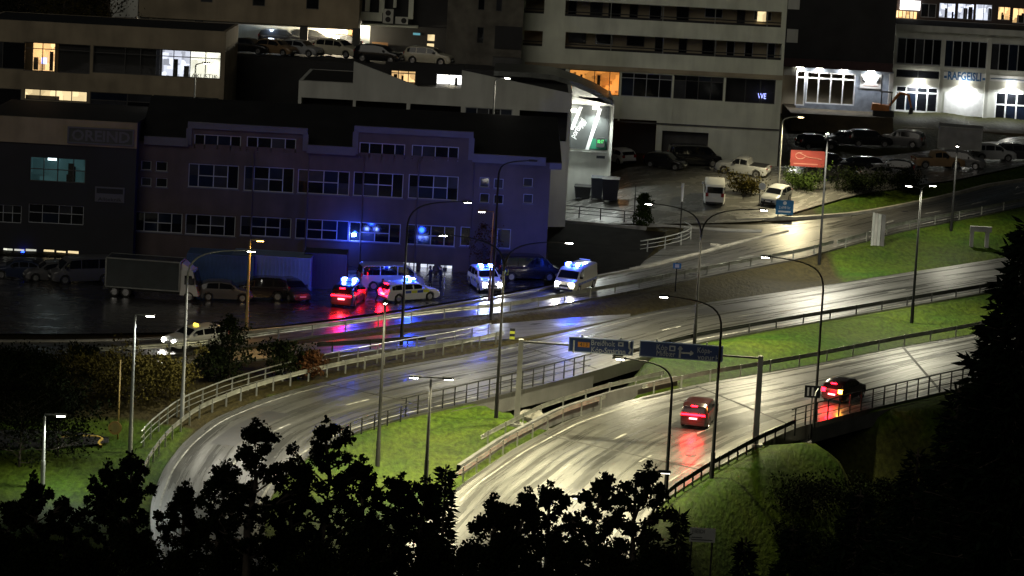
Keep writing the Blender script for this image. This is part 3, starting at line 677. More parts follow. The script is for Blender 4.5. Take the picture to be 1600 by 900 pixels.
FB('curtain', f3, (f3.p(90, 90)[0], r[1], r[2], r[3]), -.5, -.4, M['blackwall'], B3)
r = big[2]; window(f3, r, B3, (.25, .37, .52, .63, .76, .88), (.75,), gm=M['clear'], fm=M['darkframe'])
FB('curtain', f3, (r[0], f3.p(243, 100)[0], r[2], r[3]), -.5, -.4, M['blackwall'], B3)
room(f3, f3.rect(254, 77, 290, 122), B3, E['roomcool'], 2.0, True, 3); room(f3, f3.rect(294, 80, 342, 124), B3, E['roomwhite'], 2.4, False, 4)
letters('AKUSTIK', f3, (299, 118), (340, 121), .55, -.1, M['trimblack'], B3)
point('room_lamp', f3.P(*f3.p(318, 92), -1), 60, (1, .96, .8), .3, B3)
window(f3, low[0], B3, (), (), fm=M['darkframe']); window(f3, low[1], B3, (.25, .5, .75), (), gm=M['clear'], fm=M['darkframe'])
room(f3, f3.rect(38, 138, 136, 163), B3, E['roomyellow'], 1.6, False, 6); FB('counter', f3, f3.rect(38, 149, 90, 165), -.9, -.7, M['brownwall'], B3)
window(f3, low[2], B3, (.6,), (.7,), fm=M['darkframe']); window(f3, low[3], B3, (.25, .5, .75), (.5,), fm=M['darkframe'])
point('room_lamp', f3.P(*f3.p(60, 86), -1), 40, (1, .6, .25), .2, B3)
# ---------------------------------------------------------------- upper terrace with parked cars and the block over it
f4 = Fac(296)
d0, d1 = f4.p(330, 90)[0], f4.p(790, 110)[0]; zdk = f4.p(460, 93)[1]
deck = thing('parking_deck', 'dark concrete parking terrace carrying a row of parked cars', 'parking deck', f4.P((d0+d1)/2, zdk-8, -6))
FB('deck_wall', f4, (d0, d1, zdk-10, zdk), -20, 0, M['blackwall'], deck)
f5 = Fac(309)
e0, e1 = f5.p(216, 30)[0], f5.p(560, 40)[0]; zt5 = f5.p(400, -60)[1]; zs5 = f5.p(400, 36)[1]; zdkb = zdk
U5 = bldg('upper_block', 'tan plastered block standing over the covered parking bays', f5, (e0, e1, zdk, zt5), 12, None)
sq = [f5.rect(314, -12, 332, 4), f5.rect(479, -6, 498, 15), f5.rect(395, -8, 414, 10)]
wall('front_wall', f5, (e0, e1, zs5, zt5), sq, .4, M['brownwall'], U5); shell(f5, (e0, e1, zs5, zt5), 12, M['brownwall'], U5)
for h in sq: window(f5, h, U5, (), (), fm=M['darkframe'])
FB('back_wall', f5, (e0, f5.p(505, 50)[0], zdk+.01, zs5-.01), -6, -5.8, M['white'], U5)
FB('lit_back_wall', f5, (f5.p(505, 50)[0], e1+1.5, zdk+.01, zs5-.01), -6, -5.8, M['white'], U5)
FB('floor', f5, (e0, e1+1.5, zdk+.0, zdk+.012), -6, 0, M['concrete'], U5)
FB('ceiling', f5, (e0, e1, zs5-.2, zs5-.001), -6, -.41, M['white'], U5)
for x in (219, 303, 468, 550):
    a = f5.p(x, 60)[0]; FB('column', f5, (a, a+.75, zdk+.012, zs5-.005), -.8, -.1, M['darkconc'], U5)
FB('cabinet', f5, (f5.p(538, 60)[0], f5.p(546, 60)[0], zdk+.02, zdk+2), -5.7, -5.3, M['wood'], U5)
lm = FB('ceiling_lamp', f5, (f5.p(520, 42)[0], f5.p(528, 42)[0], zs5-.3, zs5-.22), -3.4, -3.0, E['lampwarm'], U5)
point('bay_light', f5.P(f5.p(522, 42)[0], zs5-.8, -3.2), 2600, (1, .86, .58), .25, lm)
point('bay_light', f5.P(f5.p(420, 42)[0], zs5-.7, -3.2), 200, (.7, .85, 1), .25, lm)
# house and garden behind the banded block: pale gable with a lit window
f6 = Fac(312)
g0, g1 = f6.p(172, 20)[0], f6.p(215, 20)[0]
HS = bldg('garden_house', 'pale house end with a bright white window behind the garden trees', f6, (g0, g1, zdk-2, f6.p(190, -50)[1]), 8, None)
hw = f6.rect(180, 26, 212, 41); wall('front_wall', f6, (g0, g1, zdk-4, f6.p(190, -50)[1]), [hw], .3, M['white'], HS); shell(f6, (g0, g1, zdk-4, f6.p(190, -50)[1]), 8, M['white'], HS, front=.3)
window(f6, hw, HS, (), (), gm=M['clear']); FB('lit_room', f6, hw, -1, -.95, E['signlit'], HS)
# ---------------------------------------------------------------- entrance building with air-conditioning units
f7 = Fac(313)
h0, h1 = f7.p(562, 20)[0], f7.p(700, 20)[0]
N7 = bldg('entrance_building', 'dark building with a pale balcony slab and lit entrance recess', f7, (h0, h1, zdk, f7.p(600, -60)[1]), 10, None)
en = f7.rect(562, 42, 692, 100); wt = f7.rect(667, 54, 679, 66); wl = f7.rect(666, 68, 678, 79)
FB('wall', f7, (h0, h1, f7.p(620, 41)[1], f7.p(600, -60)[1]), -10, -1.2, M['blackwall'], N7)
wall('ground_wall', f7, (f7.p(577, 60)[0], h1, zdk, f7.p(620, 41)[1]-.002), [wt, wl], .35, M['blackwall'], N7, -1.0)
for w in (wt, wl): window(f7, w, N7, (), (), gm=M['clear'], d=-1.1, fm=M['darkframe'], fw=.05); FB('blind', f7, w, -1.6, -1.5, E['roomyellow'], N7)
FB('recess_wall', f7, (f7.p(556, 60)[0], f7.p(577, 60)[0], zdk, f7.p(620, 41)[1]-.002), -2.6, -2.4, M['greenwhite'], N7)
FB('balcony_slab', f7, f7.rect(565, 36, 653, 43), -1.19, 1.2, M['greenwhite'], N7)
FB('balcony_front', f7, f7.rect(564, 18, 597, 33), .2, .4, M['greenwhite'], N7)
for q in ((572, -20, 577, 18), (594, -20, 600, 20), (616, -20, 619, 12), (640, -20, 645, 30)): FB('pilaster', f7, f7.rect(*q), -1.19, .1, M['greenwhite'], N7)
mk('sign_strip', fbox(MB(), f7, f7.rect(645, 52, 656, 56), -.95, -.9), E['tealsign'], N7)
dl = FB('downlight', f7, f7.rect(562, 41.5, 567, 43.5), -1.2, -.8, E['lamp'], N7)
point('entrance_light', f7.P(*f7.p(566, 48), -1.2), 70, (1, .95, .75), .15, dl)
FB('fence_panel', f7, f7.rect(581, 66, 605, 85), -.6, -.5, M['wood'], N7)
for (q, lab) in (((599, 14, 614, 36), 'tall air-conditioning unit with two fans on the balcony slab'), ((618, 26, 637, 38), 'small air-conditioning unit with one fan on the balcony slab')):
    r = f7.rect(*q, .5); r = (r[0], r[1], f7.p(610, 36.2)[1]-.0, r[3]); ac = thing('air_conditioner', lab, 'air conditioner', f7.P((r[0]+r[1])/2, r[2], .3))
    FB('casing', f7, r, .1, .6, M['white'], ac)
    for zc in ([.28, .74] if q[3]-q[1] > 15 else [.5]):
        mb = MB(); c = f7.P(r[0]+(r[1]-r[0])*(.5 if q[3]-q[1] > 15 else .68), r[2]+(r[3]-r[2])*zc, .6); mb.tube([c+f7.n*.0, c+f7.n*.03], .27, 14); mk('fan_grille', mb, M['trimblack'], ac)
# ---------------------------------------------------------------- brick apartment block
f8 = Fac(302)
r = (f8.p(697, 60)[0], f8.p(816, 60)[0], zdk-6, f8.p(750, -60)[1])
K8 = bldg('brick_block', 'dark grey-brown brick block between the entrance building and the tall balcony building', f8, r, 14, None)
hs = [f8.rect(*q) for q in ((748,-10,757,16),(776,-10,784,18),(746,42,755,68),(742,103,751,114))]
wall('front_wall', f8, r, hs, .4, M['stone'], K8); shell(f8, r, 14, M['stone'], K8)
for h in hs: window(f8, h, K8, (), (), fm=M['darkframe'], fw=.05)
bw = f8.rect(774, 40, 815, 65); FB('recess_shade', f8, (bw[0], bw[1], bw[2]-.8, bw[3]), .02, .06, M['blackwall'], K8); FB('balcony_slab', f8, f8.rect(770, 88, 815, 106), .02, 1.2, M['darkconc'], K8)  # recess is a flat dark panel, its shade put into the colour
# ---------------------------------------------------------------- pale hall with columns and sloping parapet
f9 = Fac(279)
c0, c1 = f9.p(466, 150)[0], f9.p(893, 170)[0]; zt9 = f9.p(560, 131)[1]; zl9 = f9.p(600, 157)[1]; zb9 = zg
C9 = bldg('column_hall', 'pale plastered hall with dark openings between columns and a sloping parapet', f9, (c0, c1, zb9, zt9), 14, None)
ops = [f9.rect(471, 152, 549, 210), f9.rect(556, 157, 633, 210), f9.rect(641, 162, 718, 210), f9.rect(727, 167, 800, 187), f9.rect(812, 172, 886, 222)]
zmx = f9.p(700, 138)[1]
wall('front_wall', f9, (c0, c1, zb9, zmx), ops, .5, M['white'], C9)
shell(f9, (c0, c1, zb9, zmx), 14, M['white'], C9, M['black'], .5)
FB('parapet', f9, (c0, f9.p(553, 130)[0], zmx+.002, f9.p(510, 128)[1]), -.4, 0, M['white'], C9)
mb = MB(); P = [(553, 96), (610, 118), (652, 136), (652, 141), (553, 141)]; q = [f9.p(*p) for p in P]
zq = zmx+.002; q = [q[0], q[1], (q[2][0], zq+.05), (q[2][0], zq), (q[0][0], zq)]
mb.poly([f9.P(u, z, -.003) for u, z in q]); mb.poly([f9.P(u, z, -.4) for u, z in q][::-1])
for i in range(5): a, b = q[i], q[(i+1) % 5]; mb.quad(f9.P(*a, -.003), f9.P(*b, -.003), f9.P(*b, -.4), f9.P(*a, -.4))
mk('sloping_parapet', mb, M['white'], C9)
up = [f9.rect(611, 109, 649, 134, -3), f9.rect(682, 115, 722, 140, -3)]
wu = (f9.p(600, 100)[0], f9.p(725, 100)[0], zmx-.3, f9.p(660, 103)[1])
wall('upper_wall', f9, wu, up, .3, M['blackwall'], C9, -3)
ru = (f9.p(722, 100)[0]+.02, c1, zmx+.002, f9.p(800, 119)[1])
mb = MB(); za_, zc_ = f9.p(724, 110)[1], f9.p(892, 152)[1]
mb.hexa([f9.P(ru[0],zmx+.002,-.003), f9.P(c1,zmx+.002,-.003), f9.P(c1,zmx+.002,-.4), f9.P(ru[0],zmx+.002,-.4), f9.P(ru[0],za_,-.003), f9.P(c1,max(zc_, zmx+.1),-.003), f9.P(c1,max(zc_, zmx+.1),-.4), f9.P(ru[0],za_,-.4)])
mk('right_gable', mb, M['white'], C9)
window(f9, up[0], C9, (.3, .7), (.8,), gm=M['clear'], d=-3.1, fm=M['darkframe']); room(f9, up[0], C9, E['roomwarm'], 5.2, True, 9)
window(f9, up[1], C9, (.5,), (), gm=M['clear'], d=-3.1); room(f9, up[1], C9, E['signlit'], 5.2, True, 12)
point('room_lamp', f9.P(*f9.p(702, 125), -4.4), 80, (1, .9, .6), .3, C9)
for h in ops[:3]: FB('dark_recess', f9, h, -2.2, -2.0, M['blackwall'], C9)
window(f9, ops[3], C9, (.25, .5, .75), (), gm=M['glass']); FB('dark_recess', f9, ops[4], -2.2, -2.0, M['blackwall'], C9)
# ---------------------------------------------------------------- curved-roof shop with the floodlit sign gable
f10 = Fac(292)
k0, k1 = f10.p(888, 230)[0], f10.p(953, 230)[0]; zb10 = f10.p(920, 312)[1]-1.5; zt10 = f10.p(920, 152)[1]
G10 = bldg('gable_shop', 'curved-roof shop with a floodlit white and charcoal gable above the bins', f10, (k0, k1, zb10, zt10), 9, None)
FB('gable_wall', f10, (k0, k1, zb10, zt10), -9, 0, M['white'], G10)
r = f10.rect(892, 163, 949, 235); FB('sign_board', f10, r, .01, .08, M['greydark'], G10)
gt = letters('portbyggi', f10, (897, 185), (930, 186), .8, .09, M['signwhite'], G10)
c = f10.P(*f10.p(903, 200), .09); gt.data.transform(Matrix.Translation(c) @ Matrix.Rotation(R(62), 4, f10.n) @ Matrix.Translation(-f10.P(*f10.p(913.5, 185.5), .09)))
def slab(p, q, w, d0, d1, mat_, name, parent):
    (ua, za), (ub, zb_) = f10.p(*p), f10.p(*q); mb = MB()
    mb.hexa([f10.P(ua-w,za,d1), f10.P(ua+w,za,d1), f10.P(ua+w,za,d0), f10.P(ua-w,za,d0), f10.P(ub-w,zb_,d1), f10.P(ub+w,zb_,d1), f10.P(ub+w,zb_,d0), f10.P(ub-w,zb_,d0)]); mk(name, mb, mat_, parent)
slab((917, 234), (938, 170), .16, .085, .12, M['signwhite'], 'sign_slash', G10)
slab((893, 202), (908, 167), .16, .085, .12, M['signwhite'], 'sign_slash', G10)
FB('green_field', f10, f10.rect(920, 216, 947, 234), .082, .1, M['green'], G10)
FB('clock_display', f10, f10.rect(932, 214, 944, 230), .11, .25, M['greydark'], G10); letters('00:17', f10, (933.5, 221), (943, 222), .45, .255, E['greenled'], G10)
FB('canopy_trim', f10, f10.rect(890, 235, 950, 238), .01, .25, M['polelight'], G10)
FB('notice', f10, f10.rect(932, 243, 945, 248), .01, .03, M['binblue'], G10)
FB('corner_pillar', f10, (f10.p(883, 240)[0], f10.p(888, 240)[0]+.05, zb10, f10.p(886, 160)[1]), -.4, .15, M['beige'], G10)
FB('corner_pillar', f10, (k1-.05, k1+.18, zb10, f10.p(955, 157)[1]), -.4, .12, M['white'], G10)
mb = MB(); pts = [(772, 109), (830, 112), (866, 116), (900, 127), (930, 140), (957, 156)]
prof = [f10.p(*p) for p in pts]
mb.grid([[f10.P(u, z, 1.2), f10.P(u, z+.02, -9), f10.P(u, z-.45, -9), f10.P(u, z-.45, 1.2), f10.P(u, z, 1.2)] for u, z in prof]); mk('curved_roof', mb, mat('ribbed_roof', (.16, .17, .16), .35, .3, 2, metal=.5), G10, angle=40)
FB('left_wing', f10, (f10.p(772, 109)[0], k0-.02, zb10, prof[2][1]-.5), -9, -.5, M['blackwall'], G10)
mb = MB(); q = [(k0, zt10+.002), (k1, zt10+.002), (prof[5][0]-.1, prof[5][1]-.44), (prof[3][0], prof[3][1]-.44), (k0, f10.p(888, 122)[1]-.44)]
mb.poly([f10.P(*p, .0) for p in q]); mb.poly([f10.P(*p, -.2) for p in q][::-1]); mk('gable_infill', mb, M['white'], G10)
for (x, y) in ((931, 168), (897, 172)):
    uu, zz = f10.p(x, y); fl = FB('flood_light', f10, (uu-.25, uu+.25, zz-.08, zz+.1), .5, .85, E['lamp'], G10)
    spot('flood', f10.P(uu, zz-.12, .8), f10.P(uu-.2, zz-6, 2.6), 2600 if x > 920 else 700, (.93, 1, .93), 150, .6, .15, fl)
FB('green_hoarding', f10, f10.rect(860, 243, 883, 261), -.6, -.4, mat('olive_panel', (.3, .33, .2), .7), G10)
# ---------------------------------------------------------------- tall balcony building
f11 = Fac(306)
m0, m1 = f11.p(814, 60)[0], f11.p(1225, 90)[0]; zt11 = f11.p(1000, -70)[1]; zb11 = f11.p(1050, 262)[1]-2.5
T11 = bldg('balcony_building', 'tall off-white building with continuous balconies over a row of shop windows', f11, (m0, m1, zb11, zt11), 14, None)
def band(ya, yb, x0=884, x1=1222):     # opening between two parapets, y given at x=884
    u_, za2 = f11.p(x0, ya); _, zb2_ = f11.p(x0, yb); return (u_, f11.p(x1, ya+18)[0], zb2_, za2)
ops = [band(-32, -2+0), band(0.5, 25), band(50, 76)]
ops = [band(-50, -27), band(0.5, 25), band(50, 76)]
opl = [(f11.p(819, 20)[0], f11.p(850, 20)[0], o[2]+.1, o[3]-.05) for o in ops]
win = [f11.rect(890, 108, 967, 150), f11.rect(971, 113, 1049, 154), f11.rect(1053, 117, 1129, 158), f11.rect(1135, 121, 1210, 163)]
gr = [f11.rect(957, 185, 1022, 262), f11.rect(1035, 204, 1104, 262)]
w5 = f11.rect(815, 104, 884, 118)
wall('front_wall', f11, (m0, m1, zb11, zt11), ops+opl+win+gr+[w5], .45, M['greenwhite'], T11)
shell(f11, (m0, m1, zb11, zt11), 14, M['greenwhite'], T11, M['black'], .45)
window(f11, w5, T11, (.25, .5, .75), ())
for bi, o in enumerate(ops+opl):
    fl_w = o[1]-o[0]
    FB('balcony_wall', f11, (o[0]-.2, o[1]+.2, o[2]-.2, o[3]+.2), -1.9, -1.7, M['beige'], T11)
    FB('balcony_floor', f11, (o[0], o[1], o[2]-.25, o[2]-.1), -1.69, -.46, M['darkconc'], T11)
    mb = MB(); mb.tube([f11.P(o[0]+.02, o[2]+.42, -.2), f11.P(o[1]-.02, o[2]+.42, -.2)], .06, 6); mk('handrail', mb, M['trimblack'], T11)
    FB('planter', f11, (o[0]+.02, o[1]-.02, o[2]+.002, o[2]+.2), -.4, -.06, M['blackwall'], T11)
    rr = random.Random(bi+3); x = o[0]+.3
    while x < o[1]-1.2 and fl_w > 5:
        w = rr.choice((.8, 1.2, 1.7)); g_ = (x, x+w, o[2]-.1 if w < 1.3 else o[2]+.5, o[3]-.1)
        wo = window(f11, g_, T11, (), (), d=-1.62, fm=M['darkframe'] if rr.random() < .7 else M['winframe'], fw=.06, name='balcony_window'); x += w+rr.uniform(.5, 1.6)
    n = 4 if fl_w > 5 else 0
    for k in range(1, n+1):
        uu = o[0]+k*fl_w/ (n+.15)-.6; mb = MB(); mb.tube([f11.P(uu, o[2], -.05), f11.P(uu, o[3], -.05)], .045, 6); mk('drain_pipe', mb, M['polelight'], T11)
lw = f11.rect(1186, 15, 1198, 38); FB('lit_window', f11, (lw[0], lw[1], ops[1][2]+.3, ops[1][3]-.15), -1.68, -1.5, E['roomyellow'], T11)
FB('soffit_band', f11, (f11.p(820, 100)[0], m1-.02, f11.p(1000, 113)[1], f11.p(1000, 106)[1]), .01, .12, M['beige'], T11)
window(f11, win[0], T11, (.5, .8), (), gm=M['clear'], fm=M['darkframe']); room(f11, win[0], T11, E['roomorange'], 2.2, True, 21)
point('room_lamp', f11.P(*f11.p(955, 138), -1.2), 35, (1, .45, .1), .2, T11)
for k in (1, 2): window(f11, win[k], T11, (.25, .5, .75), (.78,), fm=M['winframe'] if k == 1 else M['darkframe'], fw=.06)
window(f11, win[3], T11, (.4, .7), (), gm=M['clear'], fm=M['darkframe']); FB('curtain', f11, win[3], -1.2, -1.1, M['blackwall'], T11)
letters('WE', f11, (1184, 150), (1197, 151), .75, -.5, E['screen'], T11)
for k in range(5):
    uu = f11.p(968+k*0+ (0, 82, 163, 245, -86)[k], 150)[0]; FB('pier', f11, (uu-.05, uu+.12, f11.p(1000, 190)[1], f11.p(1000, 116)[1]), .01, .1, M['greenwhite'], T11)
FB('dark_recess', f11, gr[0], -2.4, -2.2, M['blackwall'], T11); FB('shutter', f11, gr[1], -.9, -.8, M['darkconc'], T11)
FB('ground_slab', f11, (f11.p(955, 190)[0], m1, f11.p(1000, 190)[1]-.15, f11.p(1000, 190)[1]-.02), .01, .15, M['darkconc'], T11)
# ---------------------------------------------------------------- dark tower with the lit shop front
f12 = Fac(340)
n0, n1 = f12.p(1222, 60)[0], f12.p(1398, 60)[0]; zt12 = f12.p(1300, -60)[1]; zb12 = f12.p(1300, 172)[1]
D12 = bldg('dark_tower', 'black unlit tower with a bright shop front at street level', f12, (n0, n1, zb12, zt12), 12, None)
shopz = f12.p(1310, 108)[1]
o12 = [f12.rect(1262, 112, 1335, 166), f12.rect(1246, 110, 1257, 166)]
FB('tower_body', f12, (n0, n1, shopz+.002, zt12), -12, 0, M['blackwall'], D12)
wall('shop_wall', f12, (f12.p(1246, 140)[0], f12.p(1396, 140)[0], zb12-3, shopz), o12, .35, mat('blue_shop_wall', (.24, .28, .36), .6), D12, -.6)
FB('shop_back', f12, (n0, n1, zb12-3, shopz), -6, -5.5, M['beige'], D12)
for k, o in enumerate(o12): window(f12, o, D12, (.25, .5, .75) if k == 0 else (), (.8,), gm=M['clear'], fm=M['signwhite'], d=-.7, fw=.13)
FB('canopy', f12, (n0+.02, n1-.02, shopz+.001, shopz+.9), .001, .5, mat('dark_red_fascia', (.05, .025, .028), .7), D12)
for q in ((1232,-3,1249,15),(1230,45,1246,67),(1226,96,1243,118)): FB('white_panel', f12, f12.rect(*q), .01, .06, M['white'], D12)
FB('column', f12, f12.rect(1391, 115, 1394, 165), -.59, -.3, M['signwhite'], D12)
for x in (1250, 1281, 1319, 1362):
    uu, zz = f12.p(x, 109); l_ = FB('canopy_light', f12, (uu-.35, uu+.35, shopz-.08, shopz-.002), -.35, .15, E['lamp'], D12)
    spot('canopy_spot', f12.P(uu, shopz-.12, 0), f12.P(uu, shopz-3, -.25), 330, (.95, .98, 1), 150, .6, .1, l_)
sg = thing('shop_sign', 'white panel sign with grey swooshes beside the lit shop front', 'sign', f12.P(*f12.p(1360, 135), -.5))
FB('board', f12, f12.rect(1345, 115, 1376, 139, -.6), -.59, -.52, M['signwhite'], sg)
for (a, b, dx) in (((1346, 119), (1352, 128), 1), ((1375, 120), (1369, 129), -1)):
    mb = MB(); p_ = [f12.P(*f12.p(a[0]+dx*t*6, a[1]+9*(1-(1-t)**2), -.5), -.5) for t in (0, .2, .4, .6, .8, 1)]; mb.tube(p_, [.03, .1, .13, .12, .08, .02], 6); mk('swoosh', mb, M['bluegrey'], sg)
FB('text_row', f12, f12.rect(1349, 133, 1373, 135, -.6), -.51, -.5, M['pinkmark'], sg)
# ---------------------------------------------------------------- two-storey shop building with lettering
f13 = Fac(352)
q0, q1 = f13.p(1399, 60)[0], f13.p(1640, 60)[0]; zt13 = f13.p(1500, 44)[1]; zb13 = f13.p(1470, 184)[1]-2
R13 = bldg('electrical_shop', 'grey two-storey shop building with lit doors and large blue lettering', f13, (q0, q1, zb13, zt13), 14, None)
wU = [f13.rect(1403, 58, 1470, 103), f13.rect(1477, 62, 1541, 108), f13.rect(1548, 67, 1618, 114)]
wM = [f13.rect(1401, 108, 1468, 124)]
wG = [f13.rect(1400, 133, 1464, 177), f13.rect(1556, 143, 1620, 191)]
wall('front_wall', f13, (q0, q1, zb13, zt13), wU+wM+wG, .45, M['white'], R13); shell(f13, (q0, q1, zb13, zt13), 14, M['white'], R13, M['black'], .45)
for h in wU: window(f13, h, R13, (.2, .4, .6, .8), (), fw=.1)
window(f13, wM[0], R13, (.5,), (), fm=M['darkframe'])
for h in wG: window(f13, h, R13, (.25, .5, .75), (.55,) if h is wG[1] else (.75,), fm=M['signwhite'], fw=.16)
for x in (1472, 1544): a = f13.p(x, 100)[0]; FB('pier', f13, (a-.22, a+.22, zb13, zt13-.9), .01, .35, M['white'], R13)
FB('cornice', f13, (q0-.1, q1, zt13-.55, zt13+.1), .01, .6, M['white'], R13)
FB('mid_band', f13, (q0, q1, f13.p(1500, 110)[1]-.1, f13.p(1500, 108)[1]+.15), .01, .25, M['white'], R13)
FB('garage_door', f13, f13.rect(1476, 143, 1537, 183), .01, .08, M['signwhite'], R13)
for (x, pw) in ((1437, 1000), (1507, 1100), (1580, 1200)):
    uu, zz = f13.p(x, 128 + (x-1437)*.05); l_ = FB('wall_light', f13, (uu-.2, uu+.2, zz-.1, zz+.1), .36, .7, E['lamp'], R13)
    spot('wall_spot', f13.P(uu, zz-.15, .7), f13.P(uu, zz-4, .1), pw, (.97, 1, .97), 165, .5, .1, l_)
sg = thing('letter_sign', 'white fascia sign with blue letters reading RAFGEISLI', 'sign', f13.P(*f13.p(1507, 120), .1))
FB('board', f13, f13.rect(1474, 112, 1541, 127), .02, .1, M['signwhite'], sg)
blue = mat('letter_blue', (.03, .12, .3), .5)
letters('RAFGEISLI', f13, (1481, 118.5), (1533, 121.5), 1.25, .12, blue, sg, .035)
for x in (1477, 1537): FB('end_mark', f13, f13.rect(x-2, 118+(x-1477)*.06, x+2, 122+(x-1477)*.06), .11, .13, blue, sg)
sg = thing('fascia_sign', 'pale fascia strip with a dark blue bar on the lettered shop building', 'sign', f13.P(*f13.p(1575, 123), .1))
FB('board', f13, f13.rect(1547, 117, 1612, 130), .02, .1, M['signwhite'], sg); FB('bar', f13, f13.rect(1548, 122, 1600, 126), .11, .13, blue, sg)
f14 = Fac(330, R(62), f13.P(q0, 0, 0).x); f14.O = f13.P(q0-.02, 0, 0)
mb = MB(); za1, zz1 = f13.p(1398, 40)[1], f13.p(1398, 102)[1]
mb.hexa([(f13.P(q0-2.3, zz1-.3, -4)), f13.P(q0-.02, zz1, 0), f13.P(q0-.02, zz1, -.6), f13.P(q0-2.3, zz1-.3, -4.6), f13.P(q0-2.3, za1+.4, -4), f13.P(q0-.02, za1, 0), f13.P(q0-.02, za1, -.6), f13.P(q0-2.3, za1+.4, -4.6)])
mk('angled_wing', mb, M['white'], R13)
uw, zw = f13.p(1369, 82); wl_ = FB('wing_light', f13, (uw-.3, uw+.1, zw-.1, zw+.15), -3, -2.6, E['lamp'], R13); point('wing_glow', f13.P(uw+.4, zw+.4, -2.2), 70, (.95, 1, .95), .1, wl_)
# building on the hill behind with a row of lit windows
f15 = Fac(378)
q0, q1 = f15.p(1366, 10)[0], f15.p(1640, 10)[0]; zt15 = f15.p(1500, -50)[1]; zb15 = f15.p(1500, 60)[1]
H15 = bldg('hill_building', 'brownish building on the hill with a row of brightly lit windows', f15, (q0, q1, zb15, zt15), 10, None)
ww = [f15.rect(*q) for q in ((1440,5,1462,28),(1468,4,1492,29),(1497,5,1521,31),(1525,6,1549,33),(1560,10,1578,32),(1583,12,1600,37))]
wall('front_wall', f15, (q0, q1, zb15, zt15), ww, .35, M['tan'], H15); shell(f15, (q0, q1, zb15, zt15), 10, M['tan'], H15, front=.35)
for k, h in enumerate(ww): window(f15, h, H15, (.5,), (), gm=M['clear'] if k else M['glass']); k and room(f15, h, H15, E['roomcool'] if k < 4 else E['roomwarm'], 1.6, True, 30+k)
FB('lit_sign', f15, f15.rect(1407, 0, 1437, 16), .02, .25, E['signlit'], H15)
for k in range(11):
    a = f15.rect(1371+k*5.7, 14+k*.45, 1374.6+k*5.7, 25+k*.45); FB('string_light', f15, a, .02, .1, E['roomyellow'] if k % 2 else E['roomwarm'], H15)
point('shop_glow', f15.P(*f15.p(1400, 24), 1.2), 60, (1, .7, .35), .2, H15)


# forecourts in front of the two shops
bank_m = mat('brown_bank', (.05, .037, .02), .9, .4, .8, bump=.3)
for (fa, fb, zt_, yf, yb) in ((1236, 1396, zb12, 333, 346), (1396, 1660, zb13+2-.15, 338, 353)):
    ff = Fac(yf); a, b = ff.p(fa, 190)[0], ff.p(fb, 190)[0]; mb = MB()
    mb.hexa([(a, yf-2.5, zt_-6), (b, yf-2.5, zt_-6), (b, yb, zt_-6), (a, yb, zt_-6), (a, yf+.5, zt_), (b, yf+.5, zt_), (b, yb, zt_), (a, yb, zt_)])
    o = mk('forecourt', mb, bank_m); struct(o)
# ================================================================ vehicles: local frame x forward, y left, z up, origin on the ground under the centre
CT = dict(
 hatch=dict(L=4.05, W=1.75, gc=.17, belt=.92, wb=2.5, r=.31, top=[(-2.02,.55),(-2.0,.95),(-1.72,1.3),(-1.3,1.46),(-.3,1.5),(.35,1.42),(1.0,.98),(1.7,.86),(1.97,.7),(2.02,.5)], cab=(-1.75,.95), wr=.7),
 suv=dict(L=4.55, W=1.86, gc=.2, belt=1.05, wb=2.7, r=.35, top=[(-2.27,.6),(-2.25,1.1),(-2.0,1.5),(-1.6,1.66),(-.3,1.7),(.5,1.6),(1.15,1.12),(1.95,1.0),(2.2,.85),(2.27,.55)], cab=(-2.02,1.1), wr=.74),
 wagon=dict(L=4.7, W=1.82, gc=.16, belt=.93, wb=2.75, r=.33, top=[(-2.34,.55),(-2.32,.95),(-2.0,1.35),(-1.6,1.46),(-.2,1.48),(.5,1.4),(1.2,.98),(2.0,.86),(2.28,.72),(2.34,.5)], cab=(-2.05,1.12), wr=.7),
 sedan=dict(L=4.6, W=1.8, gc=.16, belt=.92, wb=2.7, r=.32, top=[(-2.29,.55),(-2.27,.95),(-1.65,1.02),(-.95,1.38),(-.2,1.44),(.4,1.38),(1.05,.96),(1.9,.84),(2.22,.7),(2.29,.48)], cab=(-1.6,1.0), wr=.7),
 van=dict(L=5.1, W=1.95, gc=.2, belt=1.15, wb=3.1, r=.34, top=[(-2.54,.6),(-2.52,1.2),(-2.42,1.85),(-2.2,1.97),(0,1.99),(1.05,1.93),(1.35,1.75),(1.95,1.12),(2.4,.98),(2.54,.55)], cab=(-2.46,1.9), wr=.84),
 pickup=dict(L=5.1, W=1.85, gc=.24, belt=1.08, wb=3.1, r=.37, top=[(-2.54,.6),(-2.52,1.08),(-.75,1.1),(-.6,1.65),(0,1.74),(.5,1.68),(1.05,1.16),(2.0,1.05),(2.45,.9),(2.54,.55)], cab=(-.7,1.0), wr=.74),
)
def paint(name, col, rough=.3): return mat(name, col, rough, .06, 1.0, coat=.4, spec=.5)
PAINT = dict(white=paint('car_white', (.62, .63, .62)), black=paint('car_black', (.012, .012, .014), .2), silver=paint('car_silver', (.3, .31, .32)), grey=paint('car_grey', (.09, .09, .095)),
  red=paint('car_dark_red', (.016, .0025, .003)), cream=paint('car_cream', (.5, .47, .36)), dark=paint('car_dark', (.03, .03, .034), .22), brown=paint('car_brown', (.2, .13, .07)), navy=paint('car_navy', (.02, .03, .07)))
POLB, POLY = mat('livery_blue', (.02, .06, .4), .35, .05), mat('livery_yellow', (.6, .65, .05), .35, .05)
WHEELS = {}
